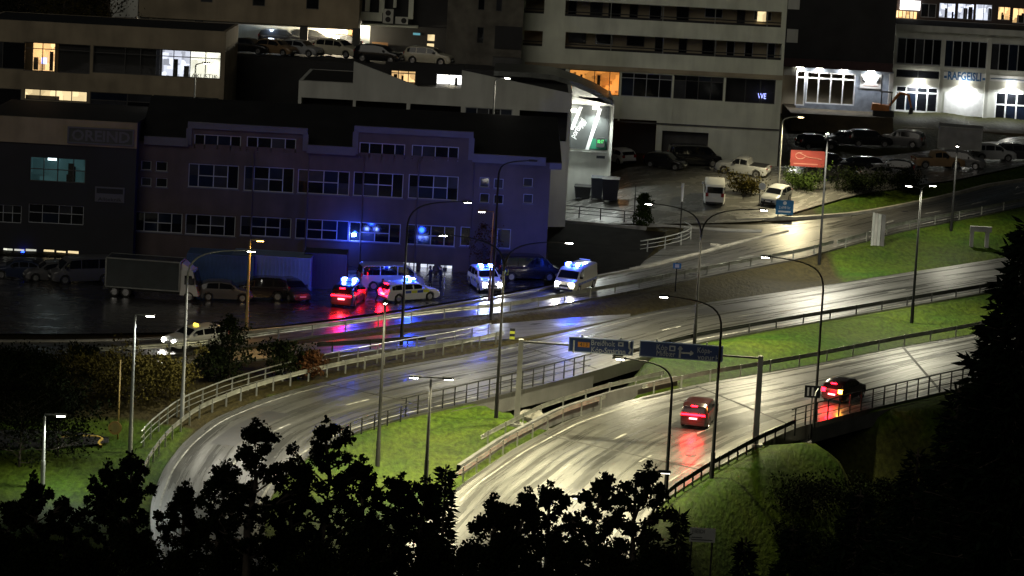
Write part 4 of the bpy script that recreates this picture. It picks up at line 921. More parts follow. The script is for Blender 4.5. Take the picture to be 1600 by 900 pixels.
def wheel_meshes(r, w=.2):
    if r in WHEELS: return WHEELS[r]
    def lathe(prof, seg=20):
        mb = MB(); P = [[(rr*math.cos(2*math.pi*k/seg), y, rr*math.sin(2*math.pi*k/seg)) for rr, y in prof] for k in range(seg+1)]
        return mb.grid(P)
    ty = lathe([(r*.66,-w/2),(r*.93,-w/2),(r,-w*.36),(r,w*.36),(r*.93,w/2),(r*.66,w/2)]).mesh('tyre', angle=40); ty.materials.append(M['tyre'])
    mb = lathe([(.001,w*.3),(r*.14,w*.32),(r*.2,w*.2),(r*.6,w*.1),(r*.66,w*.45)])
    for k in range(5):
        a = 2*math.pi*k/5; c, s_ = math.cos(a), math.sin(a); h = r*.09; p = lambda q, o, y: (q*c-o*s_, y, q*s_+o*c)
        mb.hexa([p(r*.1,-h,w*.2), p(r*.64,-h*1.3,w*.25), p(r*.64,h*1.3,w*.25), p(r*.1,h,w*.2), p(r*.1,-h,w*.34), p(r*.64,-h*1.3,w*.42), p(r*.64,h*1.3,w*.42), p(r*.1,h,w*.34)])
    rm = mb.mesh('rim', angle=35); rm.materials.append(M['rim']); WHEELS[r] = (ty, rm); return WHEELS[r]
def make_car(kind, color, label, cat='car', group=None, name=None, head=None, tail=None, bar=False, livery=None, taxi=False, panel_van=False, rear_bar=None, wing_plate=True, amber=False, ladder=False):
    c = CT[kind]; L, W, gc, belt, wb, r = (c[k] for k in ('L','W','gc','belt','wb','r')); w = W/2; wr = c['wr']; cab = c['cab']
    tx = np.array([p[0] for p in c['top']]); tz = np.array([p[1] for p in c['top']])
    root = thing(name or {'van': 'van', 'pickup': 'pickup_truck'}.get(kind, 'car'), label, cat, (0, 0, 0), group)
    ax = (wb/2+.02, -wb/2-.02)
    def bot(x):
        z = gc+.02
        for a in ax:
            q = abs(x-a); R_ = r*1.16
            if q < R_: z = max(z, r+math.sqrt(R_*R_-q*q))
        if abs(x) > L/2-.25: z += (abs(x)-L/2+.25)*.5
        return z
    xs_ = np.unique(np.round(np.concatenate([np.linspace(-L/2, L/2, 46), tx, *[a+r*1.16*np.cos(np.linspace(0, math.pi, 11)) for a in ax]]), 4))
    def halfw(x):
        t = abs(x)/(L/2); return w*(1-.16*max(0, (t-.72)/.28)**2.2)
    def top(x): return float(np.interp(x, tx, tz))
    def ring(x):
        hw = halfw(x); t = top(x); b = min(bot(x), t-.1)
        if t > belt+.06:
            k = min(1, (t-belt)/.5); rw = hw*(.97-(.97-wr/(.93))*k*.75); b2 = min(b, belt-.05)
            side = [(hw*.93, b), (hw, max(b+.06, min(.55, belt-.3))) if b < .5 else (hw, b+.02), (hw, max(b+.04, belt-.14)), (hw*.965, belt), (rw, t-.07*k-.01), (rw*.86, t-.012), (rw*.4, t)]
        else:
            side = [(hw*.93, b), (hw, max(b+.03, min(.5, t-.25))) if b < .45 else (hw, b+.02), (hw, max(b+.04, t-.16)), (hw*.97, max(b+.05, t-.07)), (hw*.9, max(b+.06, t-.025)), (hw*.7, max(b+.07, t-.008)), (hw*.35, max(b+.08, t))]
        return [(x, y, z) for y, z in side]+[(x, -y, z) for y, z in side[::-1]]
    mb = MB(); RG = [ring(x) for x in xs_]; mb.grid([q+[q[0]] for q in RG]); mb.poly(RG[0]); mb.poly(RG[-1][::-1])
    me = mb.mesh('body'); b2 = bmesh.new(); b2.from_mesh(me); bmesh.ops.remove_doubles(b2, verts=b2.verts, dist=.0005); bmesh.ops.recalc_face_normals(b2, faces=b2.faces); b2.to_mesh(me); b2.free()
    me.shade_smooth(); me.set_sharp_from_angle(angle=R(38)); put('body', me, PAINT[color], root)
    # glazing, laid just proud of the cabin surface
    def gy(x, z):
        hw = halfw(x); t = top(x); k = min(1, max(.001, (t-belt)/.5)); rw = hw*(.97-(.97-wr/.93)*k*.75); q = (z-belt)/max(.05, (t-.07*k-.01-belt)); return hw*.965+(rw-hw*.965)*min(1, max(0, q))
    fx = float(np.interp(belt+.1, tz[::-1][:len(tz)//2+1], tx[::-1][:len(tz)//2+1])) if False else None
    rng = [x for x in np.linspace(cab[0], cab[1], 80) if top(x)-.1 > belt+.12]
    x0, x1 = rng[0], rng[-1]; n = 2 if panel_van or kind in ('hatch', 'pickup') else 3
    splits = [x0+.04, *( [x1-.95] if panel_van else [x0+(x1-x0)*k/n for k in range(1, n)]), x1-.04]
    for s_ in (1, -1):
        for k in range(len(splits)-1):
            if panel_van and k < len(splits)-2: continue
            a, b = splits[k]+.04, splits[k+1]-.04; g = MB(); cols = []
            for x in np.linspace(a, b, 8):
                zt_ = min(top(x)-.12, 9); zb_ = belt+.04; cols.append([(x, s_*(gy(x, z)+.008), z) for z in (zb_, (zb_+zt_)/2, max(zt_, zb_+.02))])
            g.grid(cols); mk('side_window', g, M['glass'], root, smooth=True)
    def screen(xa, xb, nm, front):
        g = MB(); P = []
        for t_ in np.linspace(0, 1, 6):
            x = xa+(xb-xa)*t_; z = top(x); hw = gy(x, min(z-.08, z))*.9
            P.append([(x+(.012 if front else -.012), hw*q, z+.012-(.03*abs(q)**3)) for q in (-.97, -.5, 0, .5, .97)])
        g.grid(P); mk(nm, g, M['glass'], root, smooth=True)
    i1 = [i for i in range(len(tx)) if tz[i] > belt+.25]
    xf0, xf1 = tx[i1[-1]], tx[min(i1[-1]+1, len(tx)-1)]; screen(xf0+(xf1-xf0)*.08, xf0+(xf1-xf0)*.9, 'windscreen', True)
    xr1 = tx[i1[0]]; xr0 = tx[max(i1[0]-1, 0)]
    if kind != 'pickup':
        g = MB(); P = []
        for t_ in np.linspace(.08, .92, 6):
            x = xr0+(xr1-xr0)*t_; z = top(x); hw = (w*.86 if z < belt+.1 else gy(x, z-.05)*.92)
            P.append([(x-.014, hw*q, z+.006) for q in (-.95, -.4, .4, .95)])
        g.grid(P); mk('rear_window', g, M['glass'], root, smooth=True)
    ty, rm = wheel_meshes(r)
    for a in ax:
        for s_ in (1, -1):
            wh = bpy.data.objects.new('wheel', None); COL.objects.link(wh); wh.parent = root; wh.location = (a, s_*(w-.12), r); wh.rotation_euler = (0, 0, 0 if s_ > 0 else math.pi); wh.empty_display_size = .1
            for nm, m_ in (('tyre', ty), ('rim', rm)):
                o = bpy.data.objects.new(nm, m_); COL.objects.link(o); o.parent = wh
    dark = M['trimblack']
    for e, nm in ((1, 'front_bumper'), (-1, 'rear_bumper')):
        g = MB(); hw = halfw(L/2)*.95; x = e*(L/2-.06); g.hexa([(x-.1,-hw,gc+.1),(x+.1,-hw*.93,gc+.1),(x+.1,hw*.93,gc+.1),(x-.1,hw,gc+.1),(x-.1,-hw,gc+.26),(x+.1,-hw*.93,gc+.26),(x+.1,hw*.93,gc+.26),(x-.1,hw,gc+.26)]); mk(nm, g, dark, root)
    zf = top(L/2-.12)-.1; zr_ = (belt-.12)
    g = MB(); g.box(L/2-.14, L/2+.005, -.42, .42, zf-.2, zf-.06); mk('grille', g, dark, root)
    for s_ in (1, -1):
        g = MB(); yy = halfw(L/2-.05)-.2; y0, y1 = sorted((s_*(yy-.2), s_*(yy+.17))); g.hexa([(L/2-.35,y0,zf-.12),(L/2-.02,y0,zf-.12),(L/2-.16,y1,zf-.12),(L/2-.45,y1,zf-.12),(L/2-.35,y0,zf+.03),(L/2-.05,y0,zf+.02),(L/2-.2,y1,zf+.05),(L/2-.45,y1,zf+.05)])
        h_ = mk('headlight', g, head or M['rim'], root)
        if head:
            spot('beam', (L/2+.05, s_*(yy-.02), zf-.04), (L/2+14, s_*yy, zf-1.2), 260, (1, .96, .88) if head == E['head'] else (.85, .92, 1), 75, .8, .07, root)
            g = MB(); g.tube([(L/2-.1, s_*yy, zf-.04), (L/2+.03, s_*yy, zf-.04)], .15, 10); mk('lamp_lens', g, head, h_)
        g = MB(); yy = halfw(-L/2+.05)-.14; y0, y1 = sorted((s_*(yy-.14), s_*(yy+.13))); hh = .42 if kind in ('suv', 'wagon', 'van', 'hatch') else .16
        if kind == 'van': hh = .55
        g.box(-L/2-.012, -L/2+.3, y0, y1, zr_-.08, zr_-.08+hh*.62); mk('tail_light', g, E['amber'] if (amber and s_ < 0) else tail or mat_red, root)
        g = MB(); xm = xf1-.55; y0, y1 = sorted((s_*(w*.96), s_*(w+.17))); g.box(xm, xm+.13, y0, y1, belt+.02, belt+.19); mk('mirror', g, dark if color != 'white' else PAINT[color], root)
    if tail or rear_bar:
        g = MB(); zz = zr_+.05; hb = .1 if rear_bar else .03; g.box(-L/2-.03, -L/2+.2, -(w-.14), w-.14, zz-hb/2, zz+hb/2)
        if rear_bar: mk('light_bar_rear', g, rear_bar, root)
        point('tail_glow', (-L/2-.35, 0, zz), 220, (1, .003, .01), .25, root)
        if amber: point('indicator_glow', (-L/2-.25, -w+.2, zz), 12, (1, .4, .05), .08, root)
        g = MB(); tzz = float(np.interp(tx[i1[0]]+.02, tx, tz)); g.box(tx[i1[0]]-.1, tx[i1[0]]+.02, -.2, .2, tzz-.03, tzz+.03); mk('high_brake_light', g, tail or rear_bar, root)
    for e in (1, -1):
        g = MB(); zz = gc+.32 if e > 0 else zr_-.2; g.box(e*(L/2+.0)-.02, e*(L/2)+.025, -.26, .26, zz-.055, zz+.055); mk('number_plate', g, E['plate'] if (tail or rear_bar) and e < 0 else M['plate'], root)
    zt_ = max(tz)
    if bar:
        xb = .75 if kind == 'van' else 0.0; zb_ = top(xb); g = MB(); g.box(xb-.14, xb+.14, -.6, .6, zb_, zb_+.05); o = mk('light_bar', g, dark, root)
        for s_ in (1, -1):
            g = MB(); y0, y1 = sorted((s_*.16, s_*.66)); g.box(xb-.16, xb+.16, y0, y1, zb_+.052, zb_+.24); mk('blue_beacon', g, E['blue'], o)
            g = MB(); y0, y1 = sorted((s_*.26, s_*.54)); g.box(xb-.2, xb+.2, y0, y1, zb_+.07, zb_+.27); mk('flash_lens', g, E['bluecore'], o)
        point('beacon_glow', (xb, 0, zb_+.75), bar, (.012, .06, 1), .22, root)
    if livery:
        bl = .62; n = 7
        for s_ in (1, -1):
            for k in range(n):
                xa = -L/2+.45+(L-1.0)*k/n; xb = xa+(L-1.0)/n*.96
                if any(abs((xa+xb)/2-a) < r*1.05 for a in ax) and kind != 'van': continue
                g = MB(); zz = .68; g.grid([[(x, s_*(halfw(x)+.006), zz), (x, s_*(halfw(x)+.006), zz+.2)] for x in np.linspace(xa, xb, 3)]); mk('livery_block', g, (POLB, POLY)[k % 2] if livery == 'police' else POLB, root)
    if taxi:
        g = MB(); g.hexa([(-.1,-.22,zt_-.01),(.1,-.22,zt_-.01),(.1,.22,zt_-.01),(-.1,.22,zt_-.01),(-.05,-.2,zt_+.16),(.05,-.2,zt_+.16),(.05,.2,zt_+.16),(-.05,.2,zt_+.16)]); mk('taxi_sign', g, emit('taxi_yellow', (1, .7, .08), 3), root)
    if kind == 'pickup':
        g = MB(); g.box(-2.4, -.85, -.78, .78, 1.085, 1.12); mk('load_bed', g, dark, root)
    if ladder:
        for z in (1.0, 1.25, 1.5, 1.75, 1.95):
            g = MB(); g.box(-L/2-.1, -L/2-.05, -w*.8, w*.1, z, z+.07); mk('rear_chevron', g, M['signwhite'], root)
    return root
mat_red = mat('lens_red', (.25, .01, .012), .25, .1, 4)
def place(o, p, heading, lift=0):
    """stand o on the ground at p, pointing along heading (radians), tipped to the ground slope"""
    e = .8; x, y = p.x, p.y; z = p.z
    n = Vector((-(float(base(x+e, y))-float(base(x-e, y)))/(2*e), -(float(base(x, y+e))-float(base(x, y-e)))/(2*e), 1)).normalized() if lift is not None else Vector((0, 0, 1))
    n.x = max(-.045, min(.045, n.x)); n.normalize()
    fwd = Vector((math.cos(heading), math.sin(heading), 0)); fwd = (fwd-n*fwd.dot(n)).normalized(); lf = n.cross(fwd)
    o.matrix_world = Matrix.Translation((x, y, z+(lift or 0))) @ Matrix((fwd, lf, n)).transposed().to_4x4()
def hd(a, b): d = G(*b)-G(*a); return math.atan2(d.y, d.x)
def at(px, py, **k): return G(px, py)
def onplane(px, py, z):
    d = ray(px, py); return CAMP+d*((z-CAMH)/d.z)
CP = 'cars parked in the lots'
# moving cars on the carriageway
o = make_car('suv', 'red', 'dark red hatchback on the carriageway with a full-width red tail light strip', rear_bar=E['red']); place(o, G(1092, 660), hd((1092,660),(1110,640)))
o.children[0].data.materials[0] = PAINT['red']
o = make_car('hatch', 'red', 'small dark red car on the bridge with red tail lights and an orange indicator', tail=E['red'], amber=True); place(o, G(1318, 622), hd((1318,625),(1352,612)))
# emergency vehicles
ew = 'emergency vehicles stopped by the workshop block'
o = make_car('suv', 'navy', 'dark police car seen from behind with a red light strip and blue beacons', 'police car', ew, 'police_car', bar=430, rear_bar=E['red'], livery='police'); place(o, G(545, 474), R(78))
o = make_car('wagon', 'white', 'white police estate car in side view with blue beacons and lit red tail', 'police car', ew, 'police_car', bar=430, tail=E['red'], livery='police'); place(o, G(638, 468), R(34))
o = make_car('suv', 'white', 'police car facing the road with dazzling white headlights and blue beacons', 'police car', ew, 'police_car', head=E['headcool'], bar=430, livery='police'); place(o, G(757, 451), R(-74))
o = make_car('van', 'cream', 'white ambulance van coming along the main road with blue beacons and headlights', 'ambulance', ew, 'ambulance_van', head=E['head'], bar=430, livery='amb', panel_van=True, ladder=True); place(o, G(899, 452), R(-112))
o = make_car('van', 'silver', 'pale people carrier parked behind the police estate car', 'van', None); place(o, G(610, 450), R(16))
o = make_car('wagon', 'white', 'white taxi with a yellow roof sign driving behind the bush', 'taxi', None, 'taxi', head=E['head'], taxi=True); place(o, G(305, 541), hd((305,541),(255,547)))
# yard in front of the workshop block
for (x, y, k, c, h, lab) in ((455,466,'hatch','dark',R(-60),'dark hatchback with a reflecting headlamp beside the orange-lit pole'),(405,466,'suv','black',R(185),'black estate car in the yard beside the blue containers'),
    (352,468,'hatch','grey',R(5),'small grey hatchback in front of the box truck'),(127,440,'van','grey',R(205),'grey van parked behind the box truck'),(78,437,'hatch','grey',R(200),'grey hatchback under the lit blinds of the shop'),(30,433,'sedan','navy',R(190),'dark saloon with a blue glint under the lit blinds'),
    (824,436,'van','black',R(15),'black van parked at the end of the workshop wall')):
    o = make_car(k, c, lab, group=CP, cat='van' if k == 'van' else 'car'); place(o, G(x, y), h)
# car park in front of the tall building
for (x, y, k, c, h, lab) in ((967,254,'hatch','white',R(118),'white hatchback parked at the corner of the gable shop'),(1040,262,'hatch','black',R(-25),'black hatchback parked before the dark shop opening'),(1085,258,'van','black',R(10),'black van between the black hatchback and the silver pickup'),
    (1160,272,'pickup','silver',R(160),'silver pickup with a lit red tail lamp by the garage wall'),(1115,313,'van','white',R(88),'white panel van seen from behind on the car park'),(1212,316,'hatch','silver',R(-115),'small silver hatchback behind the light blue sign')):
    o = make_car(k, c, lab, group=CP, cat={'van': 'van', 'pickup': 'pickup'}.get(k, 'car')); place(o, G(x, y), h)
# dark lot below the lit shops
lotcars = [(1275,232,'hatch','black',20),(1318,226,'sedan','dark',200),(1358,228,'suv','black',10),(1408,228,'suv','grey',160),(1296,262,'sedan','black',15),(1340,268,'wagon','black',190),(1378,280,'sedan','grey',8),(1465,262,'pickup','brown',12),(1502,262,'suv','grey',-10),(1550,250,'suv','silver',10),(1592,250,'suv','dark',12),(1395,272,'hatch','black',170)]
desc = ['black hatchback behind the red hoarding','dark saloon behind the red hoarding below the lit shop front','black off-road car under the excavator','grey off-road car under the excavator with a round glint','black saloon beside the straight lamp post','black estate car between the two saloons of the dark lot','grey saloon with pale number plate at the edge of the dark lot','brown pickup with work lamp beside the box trailer','grey off-road car partly under the box trailer','silver off-road car beside the box trailer','dark off-road car with two bright roof glints','black hatchback behind the grey saloon of the dark lot']
for (x, y, k, c, h), lab in zip(lotcars, desc):
    o = make_car(k, c, lab, group=CP, cat='pickup' if k == 'pickup' else 'car'); place(o, G(x, y), R(h))
# cars on the upper terrace
deckcars = [(388,83,'sedan','black',-20,296),(432,86,'hatch','brown',-30,0),(470,87,'hatch','silver',-25,0),(528,89,'suv','cream',-28,0),(440,72,'suv','black',0,1),(488,72,'suv','black',5,1),(530,76,'sedan','dark',180,1),(592,98,'suv','black',-15,0),(670,101,'suv','cream',-14,0)]
desc = ['black saloon with bright front glints at the left end of the terrace row','tan hatchback in the terrace row','pale hatchback in the terrace row','cream off-road car in the terrace row below the lit bay','black estate in the covered bay behind the tan hatchback','black off-road car in the covered bay behind the pale hatchback','dark saloon in front of the brightly lit bay wall','black off-road car beside the lit entrance recess','white off-road car parked before the entrance building']
for (x, y, k, c, h, b), lab in zip(deckcars, desc):
    o = make_car(k, c, lab, group=CP); p = onplane(x, y, zdk); p.z = zdk+.014; place(o, p, R(h), None)
# box truck, containers, trailer, excavator, bins
def boxthing(name, label, cat, c, hx, L, W, z0, z1, mat_, ribs=0, extra=None, group=None):
    """a ribbed steel box with corner posts, frame rails and doors, standing at c heading hx"""
    root = thing(name, label, cat, (0, 0, 0), group)
    g = MB(); g.box(-L/2, L/2, -W/2, W/2, z0, z1); mk('box', g, mat_, root)
    g = MB()
    for z in (z0-.02, z1-.1):
        for s_ in (1, -1): g.box(-L/2-.02, L/2+.02, s_*W/2-.06, s_*W/2+.06, z, z+.12)
        for s_ in (1, -1): g.box(s_*L/2-.05, s_*L/2+.05, -W/2+.06, W/2-.06, z+.001, z+.119)
    for a in (1, -1):
        for s_ in (1, -1): g.box(a*L/2-.075, a*L/2+.075, s_*W/2-.075, s_*W/2+.075, z0+.1, z1-.1)
    mk('frame', g, M['polelight'] if ribs == 0 else mat_, root)
    if ribs:
        rm_ = MB(); rm_.box(-.06, .06, -.02, .02, z0+.12, z1-.12); me_ = rm_.mesh('rib'); me_.materials.append(mat_)
        n = int(L/.3)
        for s_ in (1, -1):
            for k in range(1, n):
                o = bpy.data.objects.new('rib', me_); COL.objects.link(o); o.parent = root; o.location = (-L/2+L*k/n, s_*(W/2+.015), 0)
    if extra: extra(root)
    place(root, c, hx); return root
def truck_cab(root):
    g = MB(); g.hexa([(3.55,-1.15,.6),(5.3,-1.15,.6),(5.3,1.15,.6),(3.55,1.15,.6),(3.55,-1.1,3.1),(4.7,-1.1,3.1),(4.7,1.1,3.1),(3.55,1.1,3.1)]); mk('cab', g, PAINT['white'], root)
    g = MB(); g.hexa([(3.6,-1.0,3.102),(4.6,-.95,3.102),(4.6,.95,3.102),(3.6,1.0,3.102),(3.6,-1.0,3.75),(3.75,-.9,3.75),(3.75,.9,3.75),(3.6,1.0,3.75)]); mk('wind_deflector', g, PAINT['white'], root)
    g = MB(); g.quad((5.17,-1.0,1.65),(5.17,1.0,1.65),(4.84,1.0,2.9),(4.84,-1.0,2.9)); o = mk('windscreen', g, M['glass'], root); o.location.x = .02
    for s_ in (1, -1):
        g = MB(); g.quad((3.95,s_*1.155,1.7),(4.85,s_*1.155,1.7),(4.62,s_*1.13,2.6),(3.95,s_*1.13,2.6)); mk('side_window', g, M['glass'], root)
        g = MB(); y0, y1 = sorted((s_*.55, s_*1.05)); g.box(5.28, 5.34, y0, y1, .75, .95); mk('headlight', g, M['rim'], root)
        g = MB(); y0, y1 = sorted((s_*1.2, s_*1.42)); g.box(4.75, 4.9, y0, y1, 1.8, 2.4); mk('mirror', g, M['trimblack'], root)
    g = MB(); g.box(5.28, 5.33, -.9, .9, 1.05, 1.5); mk('grille', g, M['trimblack'], root)
    g = MB(); g.box(-3.9, 4.9, -.45, .45, .55, .8); mk('chassis', g, M['darkmetal'], root)
    ty, rm = wheel_meshes(.5, .3)
    for x in (4.4, -1.6, -2.7):
        for s_ in (1, -1):
            wh = bpy.data.objects.new('wheel', None); COL.objects.link(wh); wh.parent = root; wh.location = (x, s_*1.0, .5); wh.rotation_euler = (0, 0, 0 if s_ > 0 else math.pi); wh.empty_display_size = .1
            for nm, m_ in (('tyre', ty), ('rim', rm)): o = bpy.data.objects.new(nm, m_); COL.objects.link(o); o.parent = wh
tarp = mat('truck_side', (.02, .028, .03), .22, .4, .6)
boxthing('box_truck', 'box truck with a dark glossy body and white cab parked in the yard', 'truck', G(226, 463), R(-5), 7.0, 2.4, .95, 3.9, tarp, 0, truck_cab).scale = (.8, .8, .76)
boxthing('shipping_container', 'blue ribbed shipping container behind the truck cab', 'container', G(345, 447), R(0), 5.0, 2.4, .05, 2.65, M['container'], 1, group='containers in the yard')
boxthing('shipping_container', 'pale blue shipping container beside the orange-lit lamp post', 'container', G(425, 449), R(-2), 6.0, 2.4, .05, 2.65, mat('pale_container', (.16, .22, .36), .5, .2, .8), 1, group='containers in the yard')
boxthing('steel_cabinet', 'small shiny steel cabinet at the end of the pale container', 'cabinet', G(468, 452), R(0), 1.3, 1.0, .1, 2.2, M['galv'], 0)
boxthing('shipping_container', 'dark container between the steel cabinet and the police cars', 'container', G(508, 448), R(0), 3.2, 2.2, .05, 2.8, mat('dark_container', (.02, .03, .06), .5, .2, .8), 1, group='containers in the yard')
def trailer_x(root):
    ty, rm = wheel_meshes(.37)
    for s_ in (1, -1):
        wh = bpy.data.objects.new('wheel', None); COL.objects.link(wh); wh.parent = root; wh.location = (0, s_*1.0, .37); wh.rotation_euler = (0, 0, 0 if s_ > 0 else math.pi)
        for nm, m_ in (('tyre', ty), ('rim', rm)): o = bpy.data.objects.new(nm, m_); COL.objects.link(o); o.parent = wh
    g = MB(); g.box(-3.1, -1.9, -.05, .05, .5, .6); mk('drawbar', g, M['darkmetal'], root)
pz = G(1500, 268)
boxthing('box_trailer', 'grey box trailer standing between the brown pickup and the silver off-road car', 'trailer', G(1497, 255), R(-8), 4.2, 2.2, 1.5, 3.7, mat('trailer_grey', (.2, .2, .2), .6, .2, 1), 0, trailer_x)
def wheelie(px, py, s_, label, col):
    root = thing('waste_container', label, 'waste bin', (0, 0, 0), 'waste containers beside the gable shop'); a, b, h = s_
    g = MB(); g.hexa([(-a*.42,-b*.42,.15),(a*.42,-b*.42,.15),(a*.42,b*.42,.15),(-a*.42,b*.42,.15),(-a/2,-b/2,h),(a/2,-b/2,h),(a/2,b/2,h),(-a/2,b/2,h)]); mk('bin_body', g, col, root)
    g = MB(); g.hexa([(-a*.53,-b*.53,h),(a*.53,-b*.53,h),(a*.53,b*.53,h+.12),(-a*.53,b*.53,h+.12),(-a*.53,-b*.53,h+.08),(a*.53,-b*.53,h+.08),(a*.53,b*.53,h+.22),(-a*.53,b*.53,h+.22)]); mk('lid', g, col, root)
    for q in ((-a*.38,-b*.38),(a*.38,-b*.38),(a*.38,b*.38),(-a*.38,b*.38)):
        g = MB(); g.tube([(q[0]-.03, q[1], .09), (q[0]+.03, q[1], .09)], .09, 10); mk('castor', g, M['tyre'], root)
    place(root, G(px, py), R(-4), None); return root
wheelie(953, 315, (1.5, 1.4, 2.0), 'tall dark waste container before the floodlit gable', M['trimblack'])
wheelie(932, 312, (1.1, 1.2, 1.95), 'grey-blue waste container beside the tall dark one', M['binblue'])
wheelie(910, 311, (1.5, 1.1, 1.1), 'low black waste bin with a tilted lid at the gable corner', M['trimblack'])
ex = thing('excavator', 'small orange excavator parked in front of the lit shops', 'excavator', (0, 0, 0))
g = MB(); 
for s_ in (1, -1): g.box(-1.1, 1.1, s_*.85-.2, s_*.85+.2, 0, .55)
mk('tracks', g, M['tyre'], ex); oc = mat('machine_orange', (.45, .15, .02), .5)
g = MB(); g.hexa([(-1.3,-.85,.6),(.6,-.85,.6),(.6,.85,.6),(-1.3,.85,.6),(-1.2,-.8,1.3),(.55,-.8,1.15),(.55,.8,1.15),(-1.2,.8,1.3)]); mk('engine_cover', g, oc, ex)
g = MB()
for x in (-.3, .75):
    for y in (-.75, .05): g.tube([(x, y, 1.15), (x, y, 2.5)], .05, 6)
g.box(-.4, .85, -.85, .15, 2.5, 2.6); mk('cab', g, M['trimblack'], ex)
g = MB(); g.tube([(.6, .45, 1.1), (1.6, .45, 2.5), (2.5, .45, 2.3)], [.14, .17, .1], 8); g.tube([(2.5, .45, 2.35), (2.9, .45, 1.0)], [.13, .09], 8); mk('boom', g, oc, ex)
g = MB(); g.hexa([(2.6,.1,.3),(3.1,.1,.35),(3.1,.8,.35),(2.6,.8,.3),(2.75,.1,1.05),(3.1,.1,1.0),(3.1,.8,1.0),(2.75,.8,1.05)]); mk('bucket', g, M['darkmetal'], ex)
p = Vector(Fac(336).P(*Fac(336).p(1380, 178))); p.z = zb12; ex.matrix_world = Matrix.Translation(p) @ Matrix.Rotation(R(-5), 4, 'Z')
# ================================================================ people
def person(label, p, yaw, pose='stand', vest=False):
    root = thing('person', label, 'person', (0, 0, 0), 'officers beside the police cars')
    lean = .35 if pose == 'bend' else 0.03
    J = dict(pel=(0,0,.95), wst=(lean*.25,0,1.1), chs=(lean*.75,0,1.35), nek=(lean*1.15,0,1.5), hd0=(lean*1.25+.01,0,1.56), hd1=(lean*1.35+.03,0,1.72))
    J.update(lh=(0,.1,.92), lk=(.06+lean*.3,.13,.5), la=(-.02,.14,.09), lt=(.14,.16,.04), rh=(0,-.1,.92), rk=(.02+lean*.2,-.13,.5), ra=(-.08,-.14,.09), rt=(.08,-.17,.04))
    J.update(ls=(lean*.95,.2,1.43), le=(lean+.05,.27,1.16), lw=(lean+.24,.22,1.0), rs=(lean*.95,-.2,1.43), re=(lean-.02,-.28,1.15), rw=(lean+.16,-.27,.92), lf=(lean+.33,.2,.97), rf=(lean+.22,-.26,.84))
    rad = dict(pel=.15,wst=.14,chs=.165,nek=.06,hd0=.08,hd1=.095,lh=.1,lk=.065,la=.045,lt=.04,rh=.1,rk=.065,ra=.045,rt=.04,ls=.08,le=.05,lw=.035,rs=.08,re=.05,rw=.035,lf=.03,rf=.03)
    ed = [('pel','wst'),('wst','chs'),('chs','nek'),('nek','hd0'),('hd0','hd1'),('pel','lh'),('lh','lk'),('lk','la'),('la','lt'),('pel','rh'),('rh','rk'),('rk','ra'),('ra','rt'),('chs','ls'),('ls','le'),('le','lw'),('lw','lf'),('chs','rs'),('rs','re'),('re','rw'),('rw','rf')]
    ks = list(J); me = bpy.data.meshes.new('body'); me.from_pydata([J[k] for k in ks], [(ks.index(a), ks.index(b)) for a, b in ed], [])
    o = put('body', me, M['cloth'], root); o.modifiers.new('skin', 'SKIN'); o.modifiers.new('sub', 'SUBSURF').levels = 1
    o.modifiers['sub'].render_levels = 1
    for i, k in enumerate(ks):
        sv = me.skin_vertices[0].data[i]; sv.radius = (rad[k], rad[k]); sv.use_root = (k == 'pel')
    hx, hzz = lean*1.35+.03, 1.7
    bm = bmesh.new(); bmesh.ops.create_uvsphere(bm, u_segments=12, v_segments=8, radius=.102); m2 = bpy.data.meshes.new('face'); bm.to_mesh(m2); bm.free(); m2.transform(Matrix.Translation((hx+.018, 0, hzz-.02)) @ Matrix.Scale(.86, 4, (0, 1, 0)) @ Matrix.Scale(1.12, 4, (0, 0, 1))); m2.shade_smooth(); put('face', m2, M['skin'], root)
    bm = bmesh.new(); bmesh.ops.create_uvsphere(bm, u_segments=12, v_segments=8, radius=.112); m2 = bpy.data.meshes.new('hair'); bm.to_mesh(m2); bm.free(); m2.transform(Matrix.Translation((hx-.012, 0, hzz+.02)) @ Matrix.Scale(.86, 4, (0, 1, 0))); m2.shade_smooth(); put('hair', m2, M['hair'], root)
    if vest:
        g = MB(); g.tube([(lean*.2, 0, 1.0), (lean*.55, 0, 1.22), (lean*.85, 0, 1.4)], [.19, .2, .19], 12); mk('vest_band', g, M['hivis'], root, smooth=True)
    place(root, p, yaw)
person('officer in dark clothing bending beside the white police estate car', G(587, 472), R(20), 'bend')
person('officer in dark clothing standing by the lit shop windows', G(672, 451), R(160))
person('person in dark clothing beside the pale post', G(688, 452), R(-150), vest=False)
person('officer in a hi-vis vest behind the police car with bright headlights', G(790, 449), R(200), vest=True)
